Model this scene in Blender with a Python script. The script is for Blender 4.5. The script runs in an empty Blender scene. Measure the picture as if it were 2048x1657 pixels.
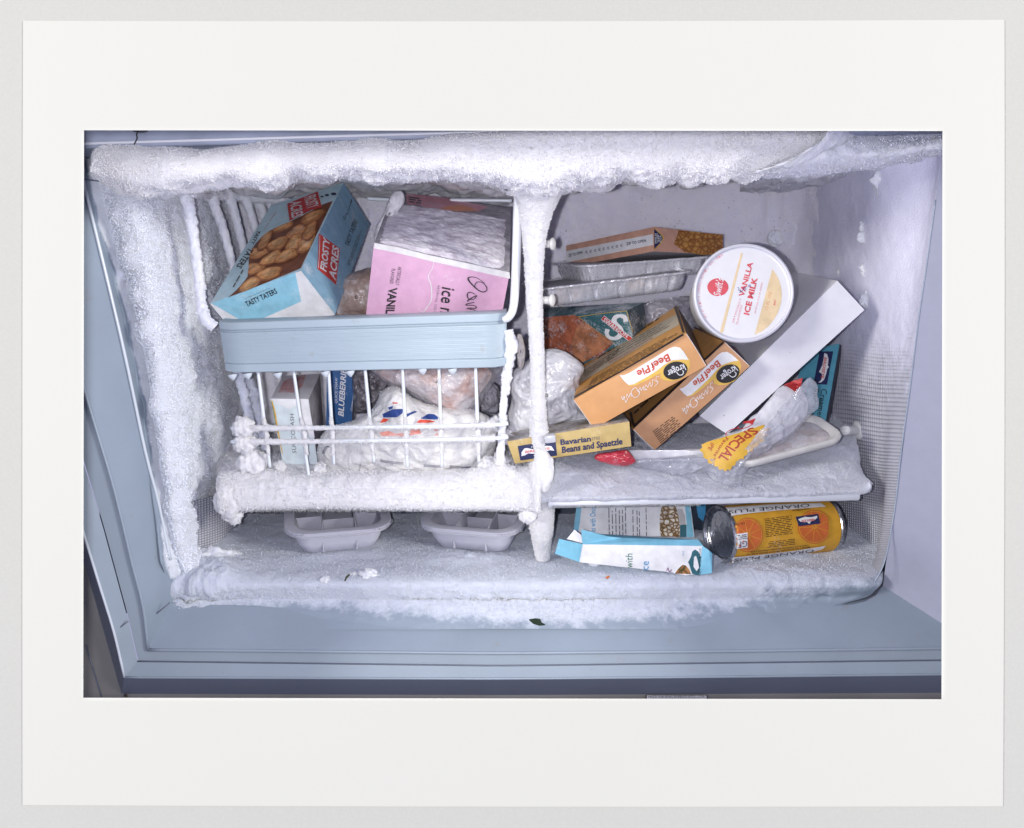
import bpy, bmesh, math
import numpy as np
from mathutils import Vector, Matrix
from mathutils.bvhtree import BVHTree
from mathutils.geometry import tessellate_polygon

# ------------------------------------------------------------------ camera, world, lights
S = bpy.context.scene
COL = S.collection
PITCH = math.radians(12)
CAM = np.array([0.0, -0.75, 0.0])
FPX = 1669.0
RGT = np.array([1.0, 0, 0]); FWD = np.array([0, math.cos(PITCH), -math.sin(PITCH)]); UPV = np.array([0, math.sin(PITCH), math.cos(PITCH)])
cd = bpy.data.cameras.new('camera'); cam = bpy.data.objects.new('camera', cd); COL.objects.link(cam)
cam.location = CAM; cam.rotation_euler = (math.pi / 2 - PITCH, 0, 0)
cd.sensor_width = 36.0; cd.lens = FPX / 2048 * 36; cd.clip_start = 0.01; cd.clip_end = 50
S.camera = cam
SHEET_D = 0.66                                       # distance of the white print sheet along the view axis

def at(px, py, z):
    return CAM + FWD * z + RGT * ((px - 1024) / FPX * z) + UPV * ((828.5 - py) / FPX * z)
def ray(px, py):
    return FWD + RGT * ((px - 1024) / FPX) + UPV * ((828.5 - py) / FPX)
def onY(px, py, Y):
    d = ray(px, py); return CAM + d * ((Y - CAM[1]) / d[1])
def onZ(px, py, Z):
    d = ray(px, py); return CAM + d * ((Z - CAM[2]) / d[2])
def topx(P):
    d = np.asarray(P) - CAM; z = d @ FWD
    return np.stack([1024 + FPX * (d @ RGT) / z, 828.5 - FPX * (d @ UPV) / z], -1)
def camspace(x, y, z):
    return CAM + RGT * x + UPV * y + FWD * z

w = bpy.data.worlds.new('World'); S.world = w; w.use_nodes = True
bg = w.node_tree.nodes['Background']; bg.inputs[0].default_value = (0.66, 0.665, 1.0, 1); bg.inputs[1].default_value = 0.56

def lamp_at(name, kind, loc, target, energy, color, **kw):
    ld = bpy.data.lights.new(name, kind); o = bpy.data.objects.new(name, ld); COL.objects.link(o)
    o.location = loc; ld.energy = energy; ld.color = color
    for k, v in kw.items(): setattr(ld, k, v)
    o.rotation_euler = (Vector(target) - Vector(loc)).to_track_quat('-Z', 'Y').to_euler()
    return o
# two copy-stand lamps that light the paper sheet evenly from both sides
for sx in (-1, 1):
    lamp_at('copy_lamp', 'AREA', camspace(sx * 2.9, 0.55, -1.55), camspace(0, 0, SHEET_D), 100, (1.0, 0.98, 0.88), size=0.9)
# the camera flash, a little to the side of the lens; an added mask in its emission keeps the beam off the sheet
FLX, FLY, FLB = -0.025, 0.0, -0.02
fl = lamp_at('flash', 'SPOT', camspace(FLX, FLY, -FLB), camspace(FLX, FLY, 1.0), 20.5, (0.935, 0.93, 1.0), spot_size=math.radians(100), spot_blend=0.0, shadow_soft_size=0.005)
fl.rotation_euler = cam.rotation_euler
fl.data.use_nodes = True
nt = fl.data.node_tree; em = nt.nodes['Emission']
tc = nt.nodes.new('ShaderNodeTexCoord'); sp = nt.nodes.new('ShaderNodeSeparateXYZ'); nt.links.new(tc.outputs['Normal'], sp.inputs[0])
def lmath(op, a, b=None):
    n = nt.nodes.new('ShaderNodeMath'); n.operation = op
    for i, v in enumerate((a, b)):
        if v is None: continue
        if isinstance(v, (int, float)): n.inputs[i].default_value = v
        else: nt.links.new(v, n.inputs[i])
    return n.outputs[0]
az = lmath('ABSOLUTE', sp.outputs[2])
lx = lmath('DIVIDE', sp.outputs[0], az); ly = lmath('DIVIDE', sp.outputs[1], az)
ax0, ax1 = (168 - 1024) / FPX, (1885 - 1024) / FPX
ay0, ay1 = (828.5 - 1397) / FPX, (828.5 - 262) / FPX
k = 1 / (SHEET_D + FLB); IN = 0.0022                # the beam stops just inside the window's edges
win = [(ax0 * SHEET_D - FLX + IN) * k, (ax1 * SHEET_D - FLX - IN) * k, (ay0 * SHEET_D - FLY + IN) * k, (ay1 * SHEET_D - FLY - IN) * k]
m = lmath('MULTIPLY', lmath('MULTIPLY', lmath('GREATER_THAN', lx, win[0]), lmath('LESS_THAN', lx, win[1])),
          lmath('MULTIPLY', lmath('GREATER_THAN', ly, win[2]), lmath('LESS_THAN', ly, win[3])))
nt.links.new(m, em.inputs['Strength'])

S.view_settings.view_transform = 'Standard'; S.view_settings.look = 'None'; S.view_settings.exposure = 0; S.view_settings.gamma = 1
S.render.engine = 'CYCLES'; S.cycles.max_bounces = 8; S.cycles.transparent_max_bounces = 12
S.render.resolution_x = 1024; S.render.resolution_y = 828

# ------------------------------------------------------------------ noise
rng = np.random.default_rng(11)
_pm = np.concatenate([rng.permutation(256)] * 2); _gr = rng.normal(size=(256, 3)); _gr /= np.linalg.norm(_gr, axis=1)[:, None]
def perlin(P):
    P = np.asarray(P, float); i = np.floor(P).astype(int); f = P - i; i &= 255
    u = f * f * f * (f * (f * 6 - 15) + 10); r = 0
    for a in (0, 1):
        for b in (0, 1):
            for c in (0, 1):
                h = _pm[_pm[_pm[(i[..., 0] + a) & 255] + ((i[..., 1] + b) & 255)] + ((i[..., 2] + c) & 255)]
                d = f - np.array([a, b, c])
                wgt = (u[..., 0] if a else 1 - u[..., 0]) * (u[..., 1] if b else 1 - u[..., 1]) * (u[..., 2] if c else 1 - u[..., 2])
                r = r + wgt * (_gr[h] * d).sum(-1)
    return r * 1.5
def fbm(P, o=4, g=0.5):
    s = 0; a = 1
    for _ in range(o):
        s = s + a * perlin(P); P = P * 2.03 + 7.1; a *= g
    return s
def ridged(P, o=4, g=0.55):
    s = 0; a = 1
    for _ in range(o):
        s = s + a * (1 - 2 * np.abs(perlin(P))); P = P * 2.1 + 3.7; a *= g
    return s
def popcorn(P):
    P = np.asarray(P, float); i = np.floor(P).astype(int); f = P - i; best = np.full(P.shape[:-1], 9.0)
    for a in (-1, 0, 1):
        for b in (-1, 0, 1):
            for c in (-1, 0, 1):
                x, y, z = i[..., 0] + a & 255, i[..., 1] + b & 255, i[..., 2] + c & 255
                h = _pm[_pm[_pm[x] + y] + z]
                o = _gr[h] * 0.38 + 0.5 + np.array([a, b, c]) - f
                best = np.minimum(best, (o * o).sum(-1))
    return np.sqrt(np.clip(1 - best, 0, 1))

# ------------------------------------------------------------------ materials
MATS = {}
def NN(nt, t, **kw):
    n = nt.nodes.new('ShaderNode' + t)
    for k_, v in kw.items(): setattr(n, k_, v)
    return n
def base_mat(name):
    m = bpy.data.materials.new(name); m.use_nodes = True
    return m, m.node_tree, m.node_tree.nodes['Principled BSDF']
def ramp(nt, fac, stops):
    r = NN(nt, 'ValToRGB'); e = r.color_ramp.elements
    while len(e) < len(stops): e.new(0.5)
    for el, (p, c) in zip(e, stops):
        el.position = p; el.color = tuple(c) + (1,) if len(c) == 3 else c
    nt.links.new(fac, r.inputs[0]); return r.outputs[0]
def noise_node(nt, vec, scale, detail=4, rough=0.55):
    n = NN(nt, 'TexNoise'); n.inputs['Scale'].default_value = scale; n.inputs['Detail'].default_value = detail; n.inputs['Roughness'].default_value = rough
    nt.links.new(vec, n.inputs['Vector']); return n.outputs['Fac']
def mixc(nt, fac, a, b, blend='MIX'):
    n = NN(nt, 'Mix', data_type='RGBA', blend_type=blend)
    for sock, v in ((n.inputs[0], fac), (n.inputs[6], a), (n.inputs[7], b)):
        if isinstance(v, (int, float)): sock.default_value = v
        elif isinstance(v, tuple): sock.default_value = v + (1,) if len(v) == 3 else v
        else: nt.links.new(v, sock)
    return n.outputs[2]
def bump(nt, p, h, strength, dist):
    b = NN(nt, 'Bump'); b.inputs['Strength'].default_value = strength; b.inputs['Distance'].default_value = dist
    nt.links.new(h, b.inputs['Height']); nt.links.new(b.outputs[0], p.inputs['Normal'])
WHITE = (0.62, 0.63, 0.67)
def paper(name, rgb, rough=0.5, frost=0.0, vary=0.10, fscale=260, spec=0.35):
    """printed card: slight tone variation and a dusting of frost specks"""
    if name in MATS: return MATS[name]
    m, nt, p = base_mat(name); g = NN(nt, 'NewGeometry').outputs['Position']
    dk = tuple(c * (1 - vary) for c in rgb); lt = tuple(min(1, c * (1 + vary) + 0.01) for c in rgb)
    c = ramp(nt, noise_node(nt, g, 90, 5), [(0.3, dk), (0.7, lt)])
    if frost > 0:
        f1 = noise_node(nt, g, fscale, 6, 0.7); f2 = noise_node(nt, g, 38, 3)
        mul = NN(nt, 'Math', operation='MULTIPLY'); nt.links.new(f1, mul.inputs[0]); nt.links.new(f2, mul.inputs[1])
        mask = ramp(nt, mul.outputs[0], [(0.36 - 0.24 * frost, (0, 0, 0)), (0.46 - 0.17 * frost, (1, 1, 1))])
        sc = NN(nt, 'Math', operation='MULTIPLY'); nt.links.new(mask, sc.inputs[0]); sc.inputs[1].default_value = 0.35 + 0.5 * frost
        c = mixc(nt, sc.outputs[0], c, WHITE)
        bump(nt, p, mul.outputs[0], 0.5, 0.001)
    nt.links.new(c, p.inputs['Base Color']); p.inputs['Roughness'].default_value = rough; p.inputs['Specular IOR Level'].default_value = spec
    MATS[name] = m; return m
def plastic(name, rgb, rough=0.4, vary=0.06, stain=False, tex=0.0004):
    if name in MATS: return MATS[name]
    m, nt, p = base_mat(name); g = NN(nt, 'NewGeometry').outputs['Position']
    c = ramp(nt, noise_node(nt, g, 12, 4), [(0.3, tuple(x * (1 - vary) for x in rgb)), (0.7, tuple(x * (1 + vary) for x in rgb))])
    if stain:
        s = ramp(nt, noise_node(nt, g, 55, 3), [(0.66, (0, 0, 0)), (0.78, (1, 1, 1))])
        sm = NN(nt, 'Math', operation='MULTIPLY'); nt.links.new(s, sm.inputs[0]); sm.inputs[1].default_value = 0.35
        c = mixc(nt, sm.outputs[0], c, (0.24, 0.19, 0.13))
        s2 = ramp(nt, noise_node(nt, g, 420, 2), [(0.74, (0, 0, 0)), (0.77, (1, 1, 1))])
        sm2 = NN(nt, 'Math', operation='MULTIPLY'); nt.links.new(s2, sm2.inputs[0]); sm2.inputs[1].default_value = 0.5
        c = mixc(nt, sm2.outputs[0], c, (0.12, 0.09, 0.07))
    nt.links.new(c, p.inputs['Base Color']); p.inputs['Roughness'].default_value = rough
    bump(nt, p, noise_node(nt, g, 900, 2), 0.15, tex)
    MATS[name] = m; return m
def frost_mat(name, rgb, dirt=0.0, fine=1.0):
    if name in MATS: return MATS[name]
    FROST_RGB[name] = tuple(min(.97, x * 1.03) for x in rgb)
    m, nt, p = base_mat(name); g = NN(nt, 'NewGeometry').outputs['Position']
    a = noise_node(nt, g, 60, 5, 0.6)
    c = ramp(nt, a, [(0.25, tuple(x * 0.93 for x in rgb)), (0.7, rgb)])
    if dirt:
        s = ramp(nt, noise_node(nt, g, 330, 3), [(0.62, (0, 0, 0)), (0.72, (1, 1, 1))])
        s2 = ramp(nt, noise_node(nt, g, 28, 3), [(0.45, (0, 0, 0)), (0.62, (1, 1, 1))])
        mu = NN(nt, 'Math', operation='MULTIPLY'); nt.links.new(s, mu.inputs[0]); nt.links.new(s2, mu.inputs[1])
        mm = NN(nt, 'Math', operation='MULTIPLY'); nt.links.new(mu.outputs[0], mm.inputs[0]); mm.inputs[1].default_value = dirt
        c = mixc(nt, mm.outputs[0], c, (0.10, 0.09, 0.13))
    nt.links.new(c, p.inputs['Base Color']); p.inputs['Roughness'].default_value = 0.75; p.inputs['Specular IOR Level'].default_value = 0.25
    p.inputs['Subsurface Weight'].default_value = 0.85; p.inputs['Subsurface Radius'].default_value = (1.0, 1.0, 1.15); p.inputs['Subsurface Scale'].default_value = 0.0035
    h = NN(nt, 'Math', operation='ADD'); nt.links.new(noise_node(nt, g, 420, 5, 0.8), h.inputs[0]); nt.links.new(noise_node(nt, g, 1500, 2, 0.7), h.inputs[1])
    bump(nt, p, h.outputs[0], 0.8 * fine, 0.0016)
    MATS[name] = m; return m
def frost_fade(name, rgb, under):
    """rime that thins out in patches over the plastic below it, led by the mesh's own frost attribute"""
    if name in MATS: return MATS[name]
    m = frost_mat(name, rgb, dirt=.25); nt = m.node_tree; p = nt.nodes['Principled BSDF']; g = NN(nt, 'NewGeometry').outputs['Position']
    att = NN(nt, 'Attribute', attribute_name='frost'); n1 = noise_node(nt, g, 70, 8, .75)
    ad = NN(nt, 'Math', operation='MULTIPLY_ADD'); nt.links.new(n1, ad.inputs[0]); ad.inputs[1].default_value = 1.3; nt.links.new(att.outputs['Fac'], ad.inputs[2])
    mr = NN(nt, 'MapRange', interpolation_type='SMOOTHSTEP'); nt.links.new(ad.outputs[0], mr.inputs[0]); mr.inputs[1].default_value = .98; mr.inputs[2].default_value = 1.5; k_ = mr.outputs[0]
    src = p.inputs['Base Color'].links[0].from_socket; nt.links.new(mixc(nt, k_, tuple(under), src), p.inputs['Base Color'])
    ml = NN(nt, 'Math', operation='MULTIPLY'); nt.links.new(k_, ml.inputs[0]); ml.inputs[1].default_value = .85; nt.links.new(ml.outputs[0], p.inputs['Subsurface Weight'])
    rr = NN(nt, 'MapRange'); nt.links.new(k_, rr.inputs[0]); rr.inputs[3].default_value = .4; rr.inputs[4].default_value = .75; nt.links.new(rr.outputs[0], p.inputs['Roughness'])
    bn = [n for n in nt.nodes if n.type == 'BUMP'][0]; nt.links.new(k_, bn.inputs['Strength'])
    return m
def metal(name, rgb, rough):
    if name in MATS: return MATS[name]
    m, nt, p = base_mat(name); g = NN(nt, 'NewGeometry').outputs['Position']
    p.inputs['Metallic'].default_value = 1
    c = ramp(nt, noise_node(nt, g, 130, 5, 0.65), [(0.3, tuple(x * 0.92 for x in rgb)), (0.7, rgb)])
    nt.links.new(c, p.inputs['Base Color'])
    r = ramp(nt, noise_node(nt, g, 220, 4), [(0.3, (rough * .6,) * 3), (0.7, (min(1, rough * 1.7),) * 3)])
    nt.links.new(r, p.inputs['Roughness']); bump(nt, p, noise_node(nt, g, 110, 2), 0.25, 0.002)
    MATS[name] = m; return m
def film(name, tint, alpha, rough=0.12):
    """thin clear or frosted plastic: see-through with sharp glints"""
    if name in MATS: return MATS[name]
    m, nt, p = base_mat(name); g = NN(nt, 'NewGeometry').outputs['Position']
    p.inputs['Base Color'].default_value = tint + (1,); p.inputs['Roughness'].default_value = rough
    p.inputs['Specular IOR Level'].default_value = 0.8; p.inputs['Coat Weight'].default_value = 0.6; p.inputs['Coat Roughness'].default_value = 0.05
    al = ramp(nt, noise_node(nt, g, 85, 5, 0.65), [(0.35, (alpha * .55,) * 3), (0.65, (min(1, alpha * 1.5),) * 3)])
    nt.links.new(al, p.inputs['Alpha']); bump(nt, p, noise_node(nt, g, 160, 3), 0.5, 0.0025)
    MATS[name] = m; return m
def wrap(name, stops, scale=60, rough=0.3, coat=0.6, bstr=0.45):
    """bag contents seen through tight wrap: mottled colours under a glossy skin"""
    if name in MATS: return MATS[name]
    m, nt, p = base_mat(name); g = NN(nt, 'NewGeometry').outputs['Position']
    nt.links.new(ramp(nt, noise_node(nt, g, scale, 5, 0.6), stops), p.inputs['Base Color'])
    p.inputs['Roughness'].default_value = rough; p.inputs['Coat Weight'].default_value = coat; p.inputs['Coat Roughness'].default_value = 0.06
    wv = NN(nt, 'TexNoise'); wv.inputs['Scale'].default_value = 40; nt.links.new(g, wv.inputs['Vector']); vo = NN(nt, 'TexVoronoi', feature='DISTANCE_TO_EDGE'); vo.inputs['Scale'].default_value = 75
    nt.links.new(mixc(nt, .025, g, wv.outputs['Color'], 'ADD'), vo.inputs['Vector'])
    b1 = NN(nt, 'Bump'); b1.inputs['Strength'].default_value = bstr; b1.inputs['Distance'].default_value = .004; nt.links.new(vo.outputs['Distance'], b1.inputs['Height'])
    b2 = NN(nt, 'Bump'); b2.inputs['Strength'].default_value = bstr * .6; b2.inputs['Distance'].default_value = .0012; nt.links.new(noise_node(nt, g, 300, 4), b2.inputs['Height']); nt.links.new(b1.outputs[0], b2.inputs['Normal']); nt.links.new(b2.outputs[0], p.inputs['Normal'])
    MATS[name] = m; return m
def photo_mat(name, kind):
    """printed food pictures, drawn with cell textures on the print's own flat coordinates"""
    if name in MATS: return MATS[name]
    m, nt, p = base_mat(name); uv = NN(nt, 'UVMap').outputs[0]
    mp = NN(nt, 'Mapping'); nt.links.new(uv, mp.inputs[0])
    wob = NN(nt, 'TexNoise'); wob.inputs['Scale'].default_value = 5; nt.links.new(uv, wob.inputs['Vector'])
    v = NN(nt, 'TexVoronoi', feature='DISTANCE_TO_EDGE'); v2 = NN(nt, 'TexVoronoi')
    if kind == 'taters':
        mp.inputs['Rotation'].default_value = (0, 0, math.radians(38)); mp2 = NN(nt, 'Mapping'); nt.links.new(mp.outputs[0], mp2.inputs[0]); mp2.inputs['Scale'].default_value = (2.3, 4.6, 1); mp = mp2
        stops = [(0.0, (0.05, 0.012, 0.008)), (0.06, (0.22, 0.065, 0.018)), (0.18, (0.50, 0.20, 0.06)), (0.42, (0.66, 0.34, 0.13))]
    elif kind == 'corn':
        mp.inputs['Scale'].default_value = (11, 13, 1); stops = [(0.0, (0.22, 0.07, 0.01)), (0.12, (0.42, 0.18, 0.03)), (0.45, (0.6, 0.34, 0.10))]
    elif kind == 'rice':
        mp.inputs['Scale'].default_value = (11, 14, 1); stops = [(0.0, (0.02, 0.045, 0.02)), (0.1, (0.30, 0.14, 0.03)), (0.22, (0.55, 0.55, 0.5)), (0.6, (0.66, 0.66, 0.6))]
    else:
        mp.inputs['Scale'].default_value = (5, 6, 1); stops = [(0.0, (0.02, 0.05, 0.015)), (0.1, (0.30, 0.12, 0.03)), (0.35, (0.5, 0.28, 0.10)), (0.6, (0.55, 0.42, 0.25))]
    mx = mixc(nt, 0.06 if kind == 'taters' else 0.03, mp.outputs[0], wob.outputs['Color'])
    for vv in (v, v2): vv.inputs['Scale'].default_value = 1; nt.links.new(mx, vv.inputs['Vector'])
    c = ramp(nt, v.outputs['Distance'], stops)
    tone = ramp(nt, v2.outputs['Color'], [(0.2, (0.78, 0.74, 0.74)), (0.8, (1.15, 1.15, 1.15))])
    c = mixc(nt, 1.0, c, tone, 'MULTIPLY')
    c = mixc(nt, 0.6, c, ramp(nt, noise_node(nt, uv, 26, 4), [(0.3, (0.6, 0.55, 0.5)), (0.7, (1.1, 1.1, 1.1))]), 'MULTIPLY')
    nt.links.new(c, p.inputs['Base Color']); p.inputs['Roughness'].default_value = 0.45
    MATS[name] = m; return m

# ------------------------------------------------------------------ object helpers
def link_mesh(name, V, Fc, mats, parent=None, smooth=True, midx=None, kind=None, uv=None, split=None):
    me = bpy.data.meshes.new(name)
    V = np.asarray(V, float)
    off = np.array(parent_loc(parent)) if parent is not None else np.zeros(3)
    V = V - off
    if isinstance(Fc, tuple):                            # arrays of quads and triangles, fast path
        me.vertices.add(len(V)); me.vertices.foreach_set('co', V.astype(np.float32).ravel())
        lens = np.concatenate([np.full(len(a), a.shape[1]) for a in Fc]); me.loops.add(int(lens.sum())); me.loops.foreach_set('vertex_index', np.concatenate([a.ravel() for a in Fc]).astype(np.int32))
        me.polygons.add(len(lens)); me.polygons.foreach_set('loop_start', np.r_[0, np.cumsum(lens)[:-1]].astype(np.int32)); me.update(calc_edges=True)
    else: me.from_pydata(V.tolist(), [], [list(f) for f in Fc] if not isinstance(Fc, list) else Fc)
    if not isinstance(mats, (list, tuple)): mats = [mats]
    for mt in mats: me.materials.append(mt)
    if midx is not None: me.polygons.foreach_set('material_index', np.asarray(midx, np.int32))
    me.polygons.foreach_set('use_smooth', np.full(len(me.polygons), smooth))
    if uv is not None:
        ul = me.uv_layers.new(name='UVMap'); li = np.empty(len(me.loops), np.int32); me.loops.foreach_get('vertex_index', li)
        ul.data.foreach_set('uv', np.asarray(uv, np.float32)[li].ravel())
    if split is not None: me.set_sharp_from_angle(angle=split)
    me.update()
    o = bpy.data.objects.new(name, me); COL.objects.link(o)
    if parent is not None: o.parent = parent
    if kind: o['kind'] = kind
    return o
def parent_loc(p):
    l = np.array(p.location)
    return l + parent_loc(p.parent) if p.parent else l
def thing(name, label, cat, loc, group=None):
    o = bpy.data.objects.new(name, None); COL.objects.link(o); o.empty_display_size = 0.01
    o.location = loc; o['label'] = label; o['category'] = cat
    if group: o['group'] = group
    return o
def catmull(A, n, axis=0):
    A = np.moveaxis(np.asarray(A, float), axis, 0); N = len(A); t = np.linspace(0, N - 1, n); i = np.minimum(t.astype(int), N - 2); f = (t - i).reshape((-1,) + (1,) * (A.ndim - 1))
    g = lambda j: A[np.clip(j, 0, N - 1)]
    p0, p1, p2, p3 = g(i - 1), g(i), g(i + 1), g(i + 2)
    p0 = np.where((i == 0).reshape(f.shape), 2 * p1 - p2, p0); p3 = np.where((i == N - 2).reshape(f.shape), 2 * p2 - p1, p3)
    r = 0.5 * (2 * p1 + (p2 - p0) * f + (2 * p0 - 5 * p1 + 4 * p2 - p3) * f ** 2 + (3 * p1 - p0 - 3 * p2 + p3) * f ** 3)
    return np.moveaxis(r, 0, axis)
GRAIN = {}
def grain_mat(mat):
    """the loose crystals of a frost: same colour, plain scattering surface"""
    if mat.name not in GRAIN:
        m, nt, p = base_mat(mat.name + '_crystals'); src = [n for n in mat.node_tree.nodes if n.type == 'VALTORGB']
        p.inputs['Base Color'].default_value = FROST_RGB.get(mat.name, (.8, .82, .9)) + (1,); p.inputs['Roughness'].default_value = .6; GRAIN[mat.name] = m
    return GRAIN[mat.name]
FROST_RGB = {}
def spikes(P, Nn, n, length, radius, jit=0.7, seed=1):
    r = np.random.default_rng(seed); ii = r.integers(0, len(P), n); b = P[ii]; d = Nn[ii] + r.normal(size=(n, 3)) * jit; d /= np.linalg.norm(d, axis=1)[:, None]
    a = np.cross(d, r.normal(size=(n, 3))); a /= np.linalg.norm(a, axis=1)[:, None] + 1e-9; c = np.cross(d, a)
    L = length * r.uniform(0.35, 1.2, n)[:, None]; R = radius * r.uniform(0.6, 1.3, n)[:, None]
    b = b - d * R
    V = np.concatenate([b + a * R, b - a * R * .5 + c * R * .87, b - a * R * .5 - c * R * .87, b + d * L])
    i = np.arange(n); Fc = np.concatenate([np.stack([i, i + n, i + 3 * n], 1), np.stack([i + n, i + 2 * n, i + 3 * n], 1), np.stack([i + 2 * n, i, i + 3 * n], 1)])
    return V, Fc
_oct = np.array([[0, 2, 4], [2, 1, 4], [1, 3, 4], [3, 0, 4], [2, 0, 5], [1, 2, 5], [3, 1, 5], [0, 3, 5]])
def grains(P, Nn, n, rad, seed=1):
    """granular rime: small faceted crystals lying on and just above the surface"""
    r = np.random.default_rng(seed); ii = r.integers(0, len(P), n); rad = rad * .62; R_ = rad * r.uniform(.35, 1.25, n) ** 1.3
    c = P[ii] + Nn[ii] * (R_ * r.uniform(-.4, .9, n))[:, None] + r.normal(size=(n, 3)) * rad * .4
    a = r.normal(size=(n, 3)); a /= np.linalg.norm(a, axis=1)[:, None]; b = np.cross(a, Nn[ii]); b /= np.linalg.norm(b, axis=1)[:, None] + 1e-9; d = np.cross(a, b)
    e = r.uniform(.6, 1.5, (n, 3)); V = np.stack([c + s_ * ax * (R_ * e[:, k_])[:, None] for k_, ax in enumerate((a, b, d)) for s_ in (1, -1)], 1)
    return V.reshape(-1, 3), (_oct[None] + (np.arange(n) * 6)[:, None, None]).reshape(-1, 3)
def grid_faces(nv, nu, wrap_u=False):
    i = np.arange(nv - 1)[:, None]; j = np.arange(nu if wrap_u else nu - 1)[None]; a = i * nu + j; b = i * nu + (j + 1) % nu
    return np.stack([a, b, b + nu, a + nu], -1).reshape(-1, 4)
def add_spikes(V, Nn, Fc, n, length, radius, seed, jit=0.7):
    SV, SF = grains(V, Nn, n, .0008, seed)
    return np.concatenate([V, SV]), [list(f) for f in Fc] + [list(f) for f in (SF + len(V))]
def patch(name, ctrl, nu, nv, disp, mat, parent=None, kind='stuff', fuzz=0, flen=0.0025, frad=0.0006, world=False, seed=1, fmask=None, thick=0.0, grad=.0008, cover=None):
    """a sheet of frost, ice or liner through control points (pixel x, pixel y, depth Y), roughened along its normal"""
    A = np.asarray(ctrl, float)
    W = A if world else np.array([[onY(*c) for c in r] for r in A])
    W = catmull(catmull(W, nv, 0), nu, 1)
    du = np.gradient(W, axis=1); dv = np.gradient(W, axis=0); Nn = np.cross(du, dv); Nn /= np.linalg.norm(Nn, axis=-1)[..., None] + 1e-12
    if ((CAM - W) * Nn).sum(-1).mean() < 0: Nn = -Nn
    uu, vv = np.meshgrid(np.linspace(0, 1, nu), np.linspace(0, 1, nv))
    cv = cover(W, uu, vv) if cover is not None else None
    if disp is not None:
        dd = disp(W, uu, vv)
        if cv is not None: dd = dd * np.clip((cv - .15) / .7, 0, 1) ** 1.5 - .0012 * np.clip((.3 - cv) / .2, 0, 1)
        W = W + Nn * dd[..., None]
    du = np.gradient(W, axis=1); dv = np.gradient(W, axis=0); N2 = np.cross(du, dv); N2 /= np.linalg.norm(N2, axis=-1)[..., None] + 1e-12
    N2 = np.where(((N2 * Nn).sum(-1) < 0)[..., None], -N2, N2)
    V = W.reshape(-1, 3); Fc = grid_faces(nv, nu); Nf = N2.reshape(-1, 3)
    if thick:
        n0 = len(V); B = V - Nn.reshape(-1, 3) * thick; V2 = np.concatenate([V, B])
        ed = np.concatenate([np.arange(nu), np.arange(1, nv) * nu + nu - 1, (nv - 1) * nu + np.arange(nu - 2, -1, -1), np.arange(nv - 2, -1, -1) * nu])
        side = np.stack([ed[:-1], ed[1:], ed[1:] + n0, ed[:-1] + n0], 1)
        F2 = np.concatenate([Fc, Fc[:, ::-1] + n0, side]); 
    else: V2, F2 = V, Fc
    ng = 0; Ft = (F2,)
    if fuzz:
        ok = np.ones(len(V), bool) if fmask is None else fmask(uu, vv).ravel()
        if cover is not None: ok = ok & (cv.ravel() > .55 + .5 * np.random.default_rng(seed).random(cv.size))
        ok = np.nonzero(ok)[0]; SV, SF = grains(V[ok], Nf[ok], fuzz, grad, seed); Ft = (F2, SF + len(V2)); V2 = np.concatenate([V2, SV]); ng = len(SV)
    o = link_mesh(name, V2, Ft, [mat, grain_mat(mat)] if fuzz else mat, parent, kind=kind, midx=np.r_[np.zeros(len(F2), int), np.ones(len(Ft[1]), int)] if fuzz else None)
    if cover is not None:
        at_ = o.data.attributes.new('frost', 'FLOAT', 'POINT'); at_.data.foreach_set('value', np.r_[cv.ravel(), np.full(ng, 1.5)].astype(np.float32))
    return o
def tube(name, pts, rad, mat, parent=None, sides=12, n=None, amp=0.0, scale=0.008, fuzz=0, kind=None, seed=3, flen=0.002, caps=True, raw=False):
    """a rod through world points; amp and fuzz grow frost on it"""
    P = np.asarray(pts, float); R = np.asarray(rad if np.ndim(rad) else [rad] * len(P), float)
    n = n or max(2, (len(P) - 1) * 8 + 1) if len(P) > 2 else (n or 2)
    P = catmull(P, n); R = catmull(R[:, None], n)[:, 0]
    T = np.gradient(P, axis=0); T /= np.linalg.norm(T, axis=1)[:, None]
    ref = np.array([0, 0, 1.0]) if abs(T[0][2]) < 0.8 else np.array([0, 1.0, 0]); a = np.cross(T, ref); a /= np.linalg.norm(a, axis=1)[:, None]; b = np.cross(T, a)
    th = np.linspace(0, 2 * np.pi, sides, endpoint=False)
    Nn = a[:, None] * np.cos(th)[None, :, None] + b[:, None] * np.sin(th)[None, :, None]
    V = P[:, None] + Nn * R[:, None, None]
    if amp: V = V + Nn * (amp * (fbm(V / scale, 3) + 0.6 * popcorn(V / scale * 1.3) - 0.2))[..., None]
    V = V.reshape(-1, 3); Nf = Nn.reshape(-1, 3); Fl = [list(f) for f in grid_faces(n, sides, True)]
    Fl += [list(range(sides))[::-1], [(n - 1) * sides + i for i in range(sides)]]
    if fuzz:
        nb = len(Fl); SV, SF = grains(V, Nf, fuzz, .0008, seed); Fl += [list(f) for f in SF + len(V)]; V = np.concatenate([V, SV])
        return link_mesh(name, V, Fl, [mat, grain_mat(mat)], parent, kind=kind, midx=[0] * nb + [1] * (len(Fl) - nb))
    return link_mesh(name, V, Fl, mat, parent, kind=kind)
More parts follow.
